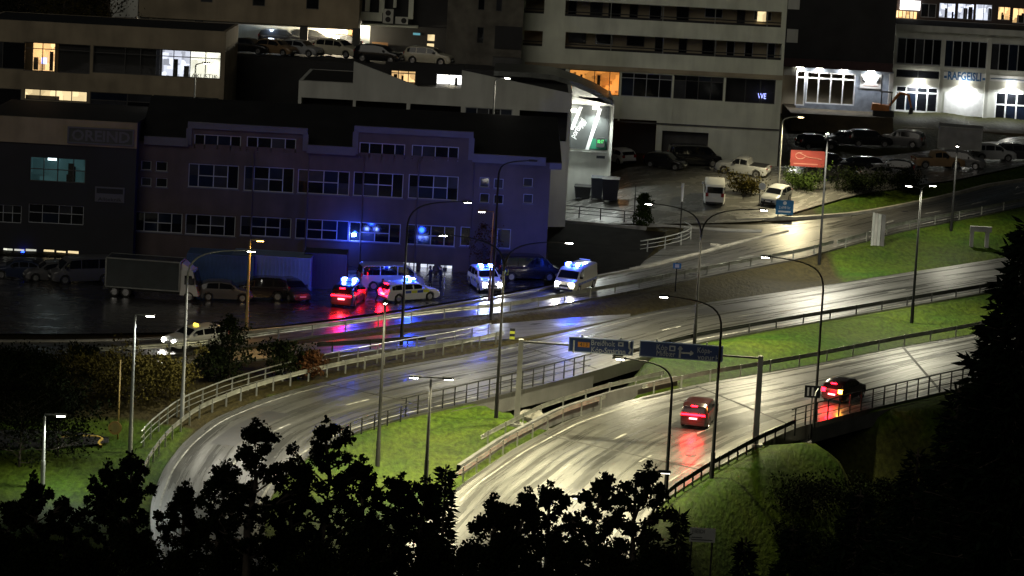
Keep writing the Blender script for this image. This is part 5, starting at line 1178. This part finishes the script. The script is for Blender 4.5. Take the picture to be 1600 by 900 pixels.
# ================================================================ lamp posts
LC = (1, .93, .72)
def arc(p0, p1, up, n=9):      # quarter-ellipse-like sweep from a vertical pole top to a nearly level arm end
    c = Vector((p0.x, p0.y, p1.z-.02*up)); c2 = p0.lerp(Vector((p0.x, p0.y, p1.z)), .75)
    out = []
    for i in range(n+1):
        t = i/n; a = p0.lerp(c2, t); m = c2.lerp(Vector((p0.x+(p1.x-p0.x)*.25, p0.y+(p1.y-p0.y)*.25, p1.z-.15)), t); b = Vector((p0.x+(p1.x-p0.x)*.25, p0.y+(p1.y-p0.y)*.25, p1.z-.15)).lerp(p1, t)
        out.append(a.lerp(m, t).lerp(m.lerp(b, t), t))
    return out
def lamp(label, bpx, heads, power=0, col=LC, style='arc', dy=0, polemat=None, group='street lamps', em=None, Y=None, bz=None, r=.11, spotsize=142, headlen=.55, tilt=0):
    if Y is None:
        b = G(*bpx); b.z = min(hz1(b.x, b.y), b.z+.6)
    else:
        f_ = Fac(Y); b = f_.P(*f_.p(*bpx))
        if bz is not None: b.z = bz
    pm = polemat or M['pole']; root = thing('street_lamp', label, 'street lamp', b, group)
    hs = [Fac(b.y+dy).P(*Fac(b.y+dy).p(*h)) for h in heads]; zt_ = max(h.z for h in hs)
    reach = max((Vector((h.x-b.x, h.y-b.y, 0))).length for h in hs)
    zp = zt_-(min(reach*.55, 3.2) if style == 'arc' else .12)
    g = MB(); g.tube([b-Vector((0,0,.3)), b+Vector((0,0,1.6))], [r*1.25, r*1.2], 10); g.tube([b+Vector((0,0,1.6)), Vector((b.x, b.y, zp))], [r, r*.62], 10); mk('pole', g, pm, root, angle=40)
    for h in hs:
        g = MB(); top_ = Vector((b.x, b.y, zp-.05))
        if style == 'arc': pts = arc(top_, h, 1); g.tube(pts, [r*.62-(r*.62-.035)*i/(len(pts)-1) for i in range(len(pts))], 8)
        else: g.tube([top_, Vector((b.x, b.y, h.z)), h], .04, 8)
        mk('arm', g, pm, root, smooth=True)
        d = Vector((h.x-b.x, h.y-b.y, 0)); d = d.normalized() if d.length > .05 else Vector((0, -1, 0)); s_ = Vector((-d.y, d.x, 0))
        def bx(l0, l1, w, z0, z1, m_, nm, par):
            q = MB(); c_ = [h+d*l0-s_*w, h+d*l1-s_*w*.7, h+d*l1+s_*w*.7, h+d*l0+s_*w]; zz = Vector((0, 0, 1)); q.hexa([p+zz*z0 for p in c_]+[p+zz*z1 for p in c_]); return mk(nm, q, m_, par)
        hd_ = bx(-.1, headlen, .16, -.05, .07, pm, 'lamp_head', root)
        if power or em: bx(.03, headlen-.05, .12, -.085, -.052, em or E['lamp'], 'lamp_glass', hd_)
        if power: 
            c_ = h+d*headlen*.5+Vector((0, 0, -.14)); spot('light', c_, c_+Vector((d.x*tilt, d.y*tilt, -10)), power*1.35, col, spotsize, .6, .22, root)
    return root
P0 = 5200
GL = (1, .9, .54)
lamp('straight lamp post on the dark grass left of the ramp bend', (203,712), [(228,492)], 1800, (.95,1,.9), 'T', polemat=M['polelight'])
lamp('short straight lamp post beside the dark shrubs at the footpath', (66,766), [(88,648)], 1600, (.95,1,.85), 'T', polemat=M['polelight'])
lamp('grey lamp post with a long dark arm above the taxi', (284,656), [(386,391)], 7000, (1,.95,.8), 'arc', spotsize=125, polemat=M['polelight'])
lamp('short orange-lit lamp post in the workshop yard', (385,515), [(401,375)], 700, (1,.6,.2), 'T', polemat=mat('orange_lit_pole', (.4,.3,.12), .5), em=E['sodium'])  # pole's ochre is the sodium light put into its colour
lamp('straight lamp post on the green between ramp and trees', (590,722), [(602,471)], 7500, GL, 'T', dy=-1.5, polemat=M['pole'])
lamp('bright T-shaped twin lamp post on the green island', (665,757), [(654,589),(694,591)], 3000, GL, 'T', polemat=M['pole'])
lamp('tall twin-arm lamp post at the ramp bridge', (775,655), [(699,367),(883,378)], 13260, GL)
lamp('curved lamp post in front of the workshop windows', (627,541), [(725,315)], 6500, (1,.95,.8), spotsize=120)
lamp('dark lamp post with curved arm at the end of the workshop block', (767,500), [(828,251)], 0)
lamp('tall twin-arm lamp post between main road and car park', (1085,537), [(1019,318),(1188,327)], 13000, (1,.9,.6))
lamp('straight lamp post on the verge beside the red hoarding', (1280,411), [(1293,207)], 17000, (1,.95,.75), 'T', dy=-2)
lamp('tall curved lamp post beside the lane sign', (1272,662), [(1202,401)], 15000, GL, spotsize=134, tilt=4.5)
lamp('tall curved lamp post passing in front of the blue gantry sign', (1112,746), [(1044,463)], 11500, GL, spotsize=134, tilt=4.5)
lamp('lower curved lamp post left of the red car', (1040,773), [(976,560)], 8000, GL, spotsize=134, tilt=4.5)
lamp('slim dark lamp post with small V arms on the verge', (1425,499), [(1425,290),(1452,289)], 6000, (1,.95,.7))
lamp('straight lamp post beside the main road by the dark lot', (1486,361), [(1496,227)], 3000, (1,.95,.75), 'T', dy=-1.5)
lamp('curved lamp post at the car park entrance beside the light blue sign', (1215,306), [(1247,182)], 8000, (1,.86,.5), polemat=M['polelight'], em=E['lampwarm'])
lamp('curved lamp post before the sloping gable of the column hall', (770,196), [(788,121)], 500, (1,.93,.75), Y=268, bz=1.0, polemat=M['polelight'])
lamp('curved lamp post in front of the banded office block', (303,172), [(318,98)], 260, (1,.93,.75), Y=270, bz=1.0, polemat=M['polelight'])
lamp('small lamp on a dark pole by the end wall of the workshop', (764,470), [(758,330)], 120, (1,.7,.4), 'T', r=.07, polemat=M['wood'])
lamp('foreground lamp with a thin arm reaching out of the trees', (985,900), [(1032,737)], 0, style='T', em=E['dim'])
lamp('foreground lamp with a dark arm between the tree tops', (850,930), [(896,776)], 0, style='T', em=E['dim'])
lamp('lamp arm at the edge of the dark hillside', (1640,960), [(1572,788)], 60, (.95,1,.85), style='arc')
# ================================================================ posts, signs, gantry
def post(name, label, cat, bpx, tpx, r=.05, m_=None, group=None):
    b = G(*bpx); b.z = min(b.z, hz1(b.x, b.y)+.0) ; t_ = Fac(b.y).P(*Fac(b.y).p(*tpx)); root = thing(name, label, cat, b, group)
    g = MB(); g.tube([b-Vector((0,0,.25)), Vector((b.x, b.y, t_.z))], [r, r*.9], 8); mk('pole', g, m_ or M['pole'], root, smooth=True); return root, b, t_
rt, b, t_ = post('path_post', 'pale-topped post at the edge of the car park', 'post', (1062,373), (1066,286), .06, M['pole'])
g = MB(); g.tube([Vector((b.x, b.y, t_.z-1.6)), Vector((b.x, b.y, t_.z))], [.09, .13], 10); mk('lamp_sleeve', g, M['signwhite'], rt)
post('thin_post', 'thin dark post in front of the waste containers', 'post', (990,350), (990,290), .045)
post('thin_post', 'pale reflector post beside the persons at the police cars', 'post', (693,462), (696,431), .05, M['polelight'])
rt, b, t_ = post('sign_post', 'blue square pedestrian sign on the verge of the main road', 'traffic sign', (1055,456), (1058,410), .05)
f_ = Fac(b.y); r_ = f_.rect(1052, 411, 1064, 420, .1); FB('sign_plate', f_, r_, .06, .1, M['bluesign'], rt); FB('symbol', f_, (r_[0]+.15, r_[1]-.15, r_[2]+.08, r_[3]-.08), .102, .11, M['signwhite'], rt)
rt, b, t_ = post('sign_post', 'round sign on a thin pole by the footpath', 'traffic sign', (184,683), (188,562), .05, mat('orange_lit_post', (.25,.17,.05), .5))  # orange lamplight on the thin pole put into its colour
f_ = Fac(b.y); c_ = f_.P(*f_.p(180, 668), .08); g = MB(); g.tube([c_, c_+f_.n*.04], .42, 20); mk('sign_plate', g, mat('ochre_rim', (.12,.07,.01), .6), rt); g = MB(); g.tube([c_+f_.n*.041, c_+f_.n*.05], .3, 20); mk('sign_face', g, mat('sign_yellow', (.1,.08,.015), .6), rt)
rt, b, t_ = post('sign_post', 'round white sign on a pole behind the silver hatchback', 'traffic sign', (1186,322), (1191,287), .04)
f_ = Fac(b.y); c_ = f_.P(*f_.p(1191, 291), .06); g = MB(); g.tube([c_, c_+f_.n*.04], .33, 18); mk('sign_plate', g, M['signwhite'], rt)
rt, b, t_ = post('lane_sign', 'dark lane sign with white arrows fixed beside the tall curved lamp post', 'traffic sign', (1266,664), (1268,603), .06)
f_ = Fac(b.y); r_ = f_.rect(1258, 602, 1281, 622, .1); FB('sign_plate', f_, r_, .08, .13, mat('lane_plate', (.012,.014,.02), .4), rt)
for k in (.22, .5): uu = r_[0]+(r_[1]-r_[0])*k; FB('arrow', f_, (uu-.06, uu+.06, r_[2]+.12, r_[3]-.12), .132, .14, M['signwhite'], rt)
mb = MB(); uu = r_[0]+(r_[1]-r_[0])*.78; mb.tube([f_.P(uu-.1, r_[2]+.12, .14), f_.P(uu-.05, r_[2]+.4, .14), f_.P(uu+.1, r_[3]-.15, .14)], .05, 6); mk('arrow', mb, M['signwhite'], rt)
# light blue board and red hoarding
def board(name, label, bpx, rc, m_, legs, dth=.08, lines=(), lm=None):
    b = G(*bpx); f_ = Fac(b.y); r_ = f_.rect(*rc); zg_ = hz1(b.x, b.y); root = thing(name, label, 'sign', (b.x, b.y, zg_))
    FB('panel', f_, r_, -.04, .04, m_, root)
    for k in legs:
        uu = r_[0]+(r_[1]-r_[0])*k; mb = MB(); mb.tube([f_.P(uu, zg_-.3, -.1), f_.P(uu, r_[3]-.1, -.1)], .05, 6); mk('leg', mb, M['pole'], root)
    for (a, c, e, h) in lines: FB('printed_line', f_, (r_[0]+(r_[1]-r_[0])*a, r_[0]+(r_[1]-r_[0])*c, r_[2]+(r_[3]-r_[2])*e, r_[2]+(r_[3]-r_[2])*h), .042, .05, lm or M['signwhite'], root)
    return root, f_, r_
rt, f_, r_ = board('information_board', 'light blue price board on two legs beside the junction', (1226,340), (1213,312,1239,336), M['bluesign'], (.15, .85), lines=((.15, .85, .15, .26),))
letters('2.698 kr', f_, (1217, 324), (1235, 325), .35, .06, M['signwhite'], rt); mb = MB(); c_ = f_.P((r_[0]+r_[1])/2, r_[2]+(r_[3]-r_[2])*.8, .045); mb.tube([c_, c_+f_.n*.01], .17, 14); mk('emblem', mb, M['signwhite'], rt)
rt, f_, r_ = board('hoarding', 'red hoarding with a pale swirl at the edge of the dark lot', (1262,288), (1236,234,1288,262), M['redsign'], (.1, .5, .9), lines=((.1, .8, .14, .2),), lm=M['pinkmark'])
mb = MB(); W_ = r_[1]-r_[0]; H_ = r_[3]-r_[2]
mb.tube([f_.P(r_[0]+W_*(.28+.14*math.cos(t)), r_[2]+H_*(.66+.2*math.sin(t)), .06) for t in np.linspace(1.2, 6.6, 16)], .05, 6); mk('swirl', mb, M['pinkmark'], rt)
mb = MB(); mb.tube([f_.P(r_[0]+W_*.22, r_[2]+H_*.86, .06), f_.P(r_[0]+W_*.5, r_[2]+H_*.6, .06), f_.P(r_[0]+W_*.9, r_[2]+H_*.5, .06)], .04, 6); mk('swirl', mb, M['pinkmark'], rt)
rt, f_, r_ = board('notice_board', 'white notice board on the dark bank among the bushes', (1098,862), (1078,824,1117,848), M['polelight'], (.1, .9), lines=((.08, .5, .28, .36), (.08, .9, .12, .2)), lm=M['greydark'])
letters('HEIDI', f_, (1082, 830), (1101, 831), .3, .06, M['greydark'], rt)
# two-legged concrete frame and grey totem on the verge
b = G(1530, 388); f_ = Fac(b.y); r_ = f_.rect(1517, 353, 1545, 392); rt = thing('concrete_portal', 'two-legged concrete frame standing on the grassy verge', 'frame', b)
zg_ = hz1(b.x, b.y)-.3; FB('leg', f_, (r_[0], r_[0]+.3, zg_, r_[3]-.45), -.2, .2, M['concrete'], rt); FB('leg', f_, (r_[1]-.4, r_[1]-.08, zg_-.3, r_[3]-.45), -.2, .2, M['concrete'], rt); FB('beam', f_, (r_[0]-.05, r_[1]+.1, r_[3]-.449, r_[3]), -.22, .22, M['concrete'], rt)
b = G(1371, 383); f_ = Fac(b.y); r_ = f_.rect(1364, 332, 1381, 383); rt = thing('totem_sign', 'narrow grey totem with pale and dark vertical strips beside the road', 'sign', b); zg_ = hz1(b.x, b.y)-.2
W_ = r_[1]-r_[0]
for i, (a, c, m_) in enumerate(((0, .18, M['polelight']), (.2, .42, M['concrete']), (.44, .66, M['polelight']), (.7, 1, M['darkconc']))): FB('strip', f_, (r_[0]+W_*a, r_[0]+W_*c, zg_, r_[3]-.05*i), -.12, .12-.01*i, m_, rt)
# overhead gantry with two blue direction signs
bl, br = G(807, 665), G(1180, 693); bl.z = hz1(bl.x, bl.y); br.z = hz1(br.x, br.y)
tl = Fac(bl.y).P(*Fac(bl.y).p(814, 530)); tr = Fac(br.y).P(*Fac(br.y).p(1188, 556))
gn = thing('sign_gantry', 'steel gantry spanning the carriageway on two pale posts', 'gantry', bl)
for b, t_ in ((bl, tl), (br, tr)):
    mb = MB(); mb.hexa([b+Vector((-.2,-.2,-.4)), b+Vector((.2,-.2,-.4)), b+Vector((.2,.2,-.4)), b+Vector((-.2,.2,-.4)), *[Vector((b.x+q, b.y+w, t_.z)) for q, w in ((-.15,-.15),(.15,-.15),(.15,.15),(-.15,.15))]]); mk('post', mb, M['concrete'], gn)
    mb = MB(); mb.box(b.x-.45, b.x+.45, b.y-.45, b.y+.45, b.z-.4, b.z+.15); mk('footing', mb, M['concrete'], gn)
TL, TR = Vector((bl.x, bl.y, tl.z)), Vector((br.x, br.y, tr.z))
mb = MB(); up = Vector((0, 0, 1)); dn = (TR-TL).normalized(); sd_ = dn.cross(up).normalized()
mb.tube([TL+up*-.15, TR+up*-.15], .07, 8)
mk('cross_beam', mb, M['pole'], gn)
# the truss runs from post to post; the panels hang on the side that faces the camera
dX = Vector((TR.x-TL.x, TR.y-TL.y, 0)); yaw = math.atan2(dX.y, dX.x)
fg = Fac(0, yaw); fg.O = Vector((TL.x, TL.y, 0))
def hang(name, label, rc):
    r_ = fg.rect(*rc, .3); rt = thing(name, label, 'traffic sign', fg.P((r_[0]+r_[1])/2, r_[2], .3), 'direction signs on the gantry')
    FB('panel', fg, r_, .22, .3, M['navy'], rt); mb = MB(); t = .06
    for q in ((r_[0], r_[1], r_[3]-t, r_[3]), (r_[0], r_[1], r_[2], r_[2]+t), (r_[0], r_[0]+t, r_[2]+t, r_[3]-t), (r_[1]-t, r_[1], r_[2]+t, r_[3]-t)): fbox(mb, fg, q, .302, .312)
    mk('border', mb, mat('sign_border', (.2,.24,.3), .5), rt)
    for k in (.2, .8): uu = r_[0]+(r_[1]-r_[0])*k; FB('bracket', fg, (uu-.05, uu+.05, r_[2]+.1, r_[3]+.15), .1, .219, M['galv'], rt)
    return rt, r_
rt, r_ = hang('direction_sign', 'blue direction sign with an orange route number and place names', (889,526,989,556))
FB('route_plate', fg, fg.rect(903, 534, 921, 543, .31), .31, .32, M['orange'], rt); letters('413', fg, (906, 538.5), (918, 539), .36, .33, M['black'], rt)
letters('Breiðholt', fg, (924, 535.5), (961, 538), .5, .32, M['signtext'], rt); letters('Kóp-Smárinn', fg, (924, 546.5), (977, 550), .5, .32, M['signtext'], rt)
FB('symbol', fg, fg.rect(966, 534.5, 974, 541.5, .31), .31, .32, M['signtext'], rt); FB('symbol', fg, fg.rect(968, 536.5, 972, 539.5, .31), .322, .33, M['navy'], rt)
mb = MB()
def arrow(pts, w, nm, rt): 
    mb = MB()
    for a, b_ in zip(pts, pts[1:]): mb.tube([fg.P(*fg.p(*a, .32), .32), fg.P(*fg.p(*b_, .32), .32)], w, 6)
    mk(nm, mb, M['signtext'], rt)
arrow([(896,551),(897,532)], .06, 'arrow', rt); arrow([(984,533),(983,543),(986,547),(983,553)], .07, 'arrow', rt)
rt, r_ = hang('direction_sign', 'blue direction sign with a branching white arrow and place names', (1000,532,1129,566))
letters('Kóp', fg, (1026, 542.5), (1043, 544), .5, .32, M['signtext'], rt); letters('Miðbær', fg, (1026, 551.5), (1055, 554.5), .5, .32, M['signtext'], rt)
FB('symbol', fg, fg.rect(1046, 540, 1055, 549, .31), .31, .32, M['signtext'], rt); FB('symbol', fg, fg.rect(1048, 542, 1053, 547, .31), .322, .33, M['navy'], rt)
arrow([(1062,559),(1063,543)], .07, 'arrow', rt); arrow([(1060,546),(1063,541.5),(1066,546)], .06, 'arrow', rt); arrow([(1063,551),(1081,552)], .06, 'arrow', rt); arrow([(1079,548.5),(1083,552),(1078,555)], .05, 'arrow', rt)
letters('Kópa-', fg, (1090, 547), (1112, 549), .5, .32, M['signtext'], rt); letters('vogur', fg, (1090, 557.5), (1116, 560), .5, .32, M['signtext'], rt); letters('H', fg, (1118.5, 560), (1124, 560.4), .5, .32, M['signtext'], rt)
# striped hazard marker at the gore
b = G(800, 530); f_ = Fac(b.y); r_ = f_.rect(797, 513, 804, 530); rt = thing('hazard_marker', 'small striped hazard marker where the slip road splits off', 'marker', b)
H_ = r_[3]-r_[2]
for k in range(4): FB('stripe', f_, (r_[0], r_[1], r_[2]+H_*k/4, r_[2]+H_*(k+1)/4-.002), -.05, .05, M['trimblack'] if k % 2 else M['hivis'], rt)
# ================================================================ trees and shrubs
def cards(pts, size, rng, flat=.0):
    """one small folded leaf per point"""
    n = len(pts); th = rng.rand(n)*6.283; ph = (rng.rand(n)-.5)*2.4; s = size*(.6+.8*rng.rand(n))
    d = np.stack([np.cos(th)*np.cos(ph), np.sin(th)*np.cos(ph), np.sin(ph)], 1)
    e = np.cross(d, rng.randn(n, 3)); e /= np.linalg.norm(e, axis=1)[:, None]+1e-9
    a = pts; b = pts+d*s[:, None]*.5+e*s[:, None]*.42; c = pts+d*s[:, None]; f_ = pts+d*s[:, None]*.5-e*s[:, None]*.42
    V = np.stack([a, b, c, f_], 1).reshape(-1, 3); k = np.arange(n)*4; return V, np.stack([k, k+1, k+2, k+3], 1)
def arr_mesh(name, V, Fq):
    me = bpy.data.meshes.new(name); me.vertices.add(len(V)); me.vertices.foreach_set('co', V.astype(np.float32).ravel()); me.loops.add(Fq.size); me.loops.foreach_set('vertex_index', Fq.astype(np.int32).ravel())
    me.polygons.add(len(Fq)); me.polygons.foreach_set('loop_start', np.arange(len(Fq), dtype=np.int32)*4); me.polygons.foreach_set('loop_total', np.full(len(Fq), 4, np.int32)); me.update(calc_edges=True); me.validate(); return me
def leafy(label, base_p, h, cw, seed, nleaf=9000, leaf=.085, lm=None, name='broadleaf_tree', group='foreground trees', trunk=True, low=.25, sharp=.6, clump=.42):
    rng = np.random.RandomState(seed); rr = random.Random(seed); root = thing(name, label, 'tree' if trunk else 'shrub', base_p, group); B = Vector(base_p)
    mb = MB(); n = 7; sp = [B+Vector((rr.uniform(-.12, .12)*i*h/30, rr.uniform(-.12, .12)*i*h/30, h*.95*i/n)) for i in range(n+1)]; sp[0].z -= .4
    mb.tube(sp, [.028*h*(1-.88*i/n)*(.6 if not trunk else 1) for i in range(n+1)], 7); tips = []
    nb = 34
    for k in range(nb):
        t = low+(1-low)*(k+.5)/nb; z = h*t; i = min(n-1, int(t/.95*n)); p = sp[i].lerp(sp[i+1], min(1, t/.95*n-i)); an = k*2.4+rr.uniform(-.4, .4)
        prof = math.sin(math.pi*min(1, ((t-low)/(1-low))**.75*.93+.12))**sharp
        ln = cw/2*prof*rr.uniform(.4, 1.3); rise = ln*rr.uniform(.15, .9)
        q = p+Vector((math.cos(an)*ln, math.sin(an)*ln, rise)); m_ = p.lerp(q, .55)+Vector((0, 0, -.06*ln)); mb.tube([p, m_, q], [.006*h*(1-t*.6), .004*h*(1-t*.6), .0015*h], 5, False)
        tips += [(q, 1), (m_, .8)]
        for j in range(2):
            a2 = an+rr.uniform(-1, 1); q2 = m_+Vector((math.cos(a2), math.sin(a2), rr.uniform(.2, 1)))*ln*rr.uniform(.3, .6); mb.tube([m_, q2], [.003*h, .001*h], 4, False); tips.append((q2, .7))
    tips.append((sp[-1]+Vector((0, 0, h*.04)), .6)); mk('trunk', mb, M['bark'], root, smooth=True)
    tp = np.array([t[0][:] for t in tips]); wt = np.array([t[1] for t in tips]); idx = rng.choice(len(tp), nleaf, p=wt/wt.sum())
    rad = clump*(.6+.7*rng.rand(len(tp)))*max(.6, cw/3.2); v = rng.randn(nleaf, 3); v /= np.linalg.norm(v, axis=1)[:, None]; v *= (rng.rand(nleaf)**.45)[:, None]; v[:, 2] *= .85
    V, Fq = cards(tp[idx]+v*rad[idx][:, None], leaf, rng); put('crown', arr_mesh('crown', V, Fq), lm or M['leafdark'], root); return root
def conifer(label, base_p, h, rw, seed, tiers=46, group=None, lm=None, leaf=.3):
    rng = np.random.RandomState(seed); rr = random.Random(seed); root = thing('spruce_tree', label, 'tree', base_p, group); B = Vector(base_p); mb = MB()
    mb.tube([B-Vector((0,0,.4)), B+Vector((0,0,h))], [.02*h, .002*h], 8); P = []
    for i in range(tiers):
        t = .05+.95*i/tiers; z = h*t; L_ = rw*(1-t)**.85*rr.uniform(.8, 1.15)+.08; nb = 9 if t < .8 else 6
        for k in range(nb):
            an = k*6.283/nb+i*1.3+rr.uniform(-.25, .25); l = L_*rr.uniform(.6, 1.15); d = Vector((math.cos(an), math.sin(an), 0)); p0 = B+Vector((0,0,z)); p1 = p0+d*l*.6+Vector((0,0,-l*.16)); p2 = p0+d*l+Vector((0,0,-l*.12+.05*l))
            mb.tube([p0, p1, p2], [.02, .014, .005], 4, False); m_ = max(8, int(l*44)); tt = rng.rand(m_)**.7
            base_ = np.where(tt[:, None] < .6, np.array(p0[:])+(np.array(p1[:])-np.array(p0[:]))*(tt/.6)[:, None], np.array(p1[:])+(np.array(p2[:])-np.array(p1[:]))*((tt-.6)/.4)[:, None])
            sd_ = np.array([-d.y, d.x, 0]); P.append((base_+sd_[None]*(rng.randn(m_)*.1*l*(1-.75*tt))[:, None]+np.array([0,0,1])[None]*(rng.randn(m_)*.04-.04)[:, None], np.tile(np.array(d[:]), (m_, 1))))
    pts = np.concatenate([p for p, _ in P]); dr = np.concatenate([d for _, d in P]); n = len(pts)
    d = dr+rng.randn(n, 3)*.45; d[:, 2] -= .1; d /= np.linalg.norm(d, axis=1)[:, None]; e = np.cross(d, rng.randn(n, 3)); e /= np.linalg.norm(e, axis=1)[:, None]; s = leaf*(.6+.7*rng.rand(n))
    V = np.stack([pts-e*s[:, None]*.1, pts+d*s[:, None]*.5-e*s[:, None]*.13, pts+d*s[:, None], pts+d*s[:, None]*.5+e*s[:, None]*.13], 1).reshape(-1, 3); k = np.arange(n)*4
    mk('trunk', mb, M['bark'], root); put('crown', arr_mesh('crown', V, np.stack([k, k+1, k+2, k+3], 1)), lm or M['spruce'], root); return root
def foretree(px, top, wpx, Y, seed, label, kind='leaf', n=5500, **k):
    f_ = Fac(Y); t_ = f_.P(*f_.p(px, top)); zg_ = hz1(t_.x, Y); h = t_.z-zg_; cw = wpx*Y/FPX
    if kind == 'leaf': leafy(label, (t_.x, Y, zg_), h, cw, seed, n, Y/FPX*k.pop('lpx', 7.5), low=max(.1, 1-(1.2*wpx+90)*Y/FPX/h), **k)
    else: conifer(label, (t_.x, Y, zg_), h, cw/2, seed, group='foreground trees', leaf=k.pop('leaf', Y/FPX*18), **k)
ft = [(55,742,95,84,1),(12,785,90,86,2),(105,775,90,88,15),(168,720,80,82,3),(213,708,80,80,4),(290,752,80,86,5),(345,722,75,78,16),(398,655,120,74,6),(458,715,80,76,17),(522,650,125,76,7),(577,712,90,82,8),(622,738,90,86,9),(658,748,80,84,18),(765,772,90,80,10),(822,758,62,78,11),(868,755,110,80,12),(935,738,80,78,13),(1003,722,105,76,14)]
for k in range(15): ft.append((-5+k*74+random.uniform(-14, 14), 842+random.uniform(-10, 24)-(14 if 330 < k*74 < 620 else 0), 170, 72+random.uniform(-4, 4), 120+k))
fl = ['dark leafy tree top with the short lamp post behind it','dark leafy tree at the left end of the foreground row','small dark leafy tree beside the short lamp post','dark leafy tree with paired tips on the grass left of the ramp','slim dark leafy tree below the straight lamp post','small dark leafy tree standing against the outer ramp edge','dark leafy tree covering the middle of the ramp bend','tall dark leafy tree with the highest crown on the ramp bend','dark leafy tree between the two tallest crowns','tall broad dark leafy tree at the inner edge of the ramp','dark leafy tree at the foot of the straight lamp post on the green','small dark leafy tree on the green island','dark leafy tree at the foot of the T-shaped lamp post','dark leafy tree beside the slim young spruce','thin dark leafy tree on the lower carriageway','dark leafy tree by the lamp with the dark arm','broad dark leafy tree on the near edge of the carriageway','big dark leafy tree beside the thin lamp arm']
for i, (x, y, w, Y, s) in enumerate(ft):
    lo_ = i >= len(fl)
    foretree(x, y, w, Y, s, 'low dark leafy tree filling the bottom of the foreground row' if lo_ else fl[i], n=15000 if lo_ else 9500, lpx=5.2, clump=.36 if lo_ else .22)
foretree(697, 725, 34, 84, 40, 'slim dark young spruce among the leafy foreground tree tops', 'con', tiers=40)
foretree(1062, 792, 46, 88, 41, 'small dark spruce at the end of the leafy foreground row', 'con', tiers=30)
foretree(1165, 838, 60, 90, 42, 'low dark spruce tip below the white notice board', 'con', tiers=30)
foretree(1606, 345, 470, 58, 43, 'huge black spruce rising beside the carriageways', 'con', tiers=110, leaf=.28)
for (x, y, w, Y, s, lab) in ((1500,600,330,64,44,'black spruce in front of the dark hillside, left of the huge one'),(1345,765,330,72,45,'added black spruce filling the dark hillside below the carriageway bridge'),(1240,820,200,78,46,'short black spruce beside the carriageway embankment'),(1435,700,330,68,47,'added black spruce filling the dark hillside between the bridge and the huge spruce')):
    foretree(x, y, w, Y, s, lab, 'con', tiers=54)  # wide spruces added to black out the unlit hillside
# roadside shrubs and trees further back
def shrub(px, py, h, w, s, label, lm, n=2600, leaf=.16, name='shrub', trunk=False, group='shrubs by the roads'):
    p = G(px, py); p.z = hz1(p.x, p.y)-.1; leafy(label, p, h, w, s, n, leaf, lm, name, group, trunk, low=.08, sharp=.6, clump=.5)
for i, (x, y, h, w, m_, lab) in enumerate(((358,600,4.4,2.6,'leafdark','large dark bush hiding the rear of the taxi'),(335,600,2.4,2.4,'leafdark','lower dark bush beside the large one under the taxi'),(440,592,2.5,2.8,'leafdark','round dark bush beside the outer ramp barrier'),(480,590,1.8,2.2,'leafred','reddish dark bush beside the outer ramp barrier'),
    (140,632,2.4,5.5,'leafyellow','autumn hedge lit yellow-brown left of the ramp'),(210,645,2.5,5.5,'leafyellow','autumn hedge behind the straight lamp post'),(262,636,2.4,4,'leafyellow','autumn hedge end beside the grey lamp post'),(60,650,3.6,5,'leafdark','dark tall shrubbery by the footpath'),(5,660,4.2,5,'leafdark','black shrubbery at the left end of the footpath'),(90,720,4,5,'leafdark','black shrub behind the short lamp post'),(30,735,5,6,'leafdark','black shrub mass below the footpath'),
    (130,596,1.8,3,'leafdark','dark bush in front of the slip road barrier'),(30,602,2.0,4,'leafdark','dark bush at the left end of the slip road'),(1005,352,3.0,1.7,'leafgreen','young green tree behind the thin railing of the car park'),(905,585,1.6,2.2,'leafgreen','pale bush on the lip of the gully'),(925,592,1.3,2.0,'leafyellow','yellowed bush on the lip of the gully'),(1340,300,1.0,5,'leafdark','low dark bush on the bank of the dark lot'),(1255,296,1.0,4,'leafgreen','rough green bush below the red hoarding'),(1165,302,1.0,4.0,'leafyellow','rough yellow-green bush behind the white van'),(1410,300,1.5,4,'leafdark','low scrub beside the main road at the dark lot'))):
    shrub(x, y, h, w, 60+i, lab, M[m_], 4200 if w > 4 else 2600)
rb = random.Random(5); ts_ = np.linspace(120, 240, 200)
for i in range(16):
    x_, y_ = rb.uniform(1230, 1440), rb.uniform(785, 895); d_ = ray(x_, y_); zr_ = CAMH+d_.z*ts_; zt_ = hz(d_.x*ts_, d_.y*ts_); k_ = int(np.argmax(zr_ < zt_)); p_ = CAMP+d_*float(ts_[k_])
    p_.z = float(zt_[k_])-.1; leafy('dark scrub bush on the bank below the carriageway bridge', p_, rb.uniform(.9, 1.7), rb.uniform(2.5, 4.5), 300+i, 1500, .15, M['leafdark'], 'shrub', 'scrub on the dark bank', False, low=.05, sharp=.5, clump=.45)
p = Fac(252.8).P(*Fac(252.8).p(755, 410)); p.z = float(base(p.x, p.y)); leafy('bare-looking reddish tree against the end of the workshop wall', p, 4.4, 2.6, 91, 700, .14, M['leafred'], 'broadleaf_tree', 'trees by the buildings')
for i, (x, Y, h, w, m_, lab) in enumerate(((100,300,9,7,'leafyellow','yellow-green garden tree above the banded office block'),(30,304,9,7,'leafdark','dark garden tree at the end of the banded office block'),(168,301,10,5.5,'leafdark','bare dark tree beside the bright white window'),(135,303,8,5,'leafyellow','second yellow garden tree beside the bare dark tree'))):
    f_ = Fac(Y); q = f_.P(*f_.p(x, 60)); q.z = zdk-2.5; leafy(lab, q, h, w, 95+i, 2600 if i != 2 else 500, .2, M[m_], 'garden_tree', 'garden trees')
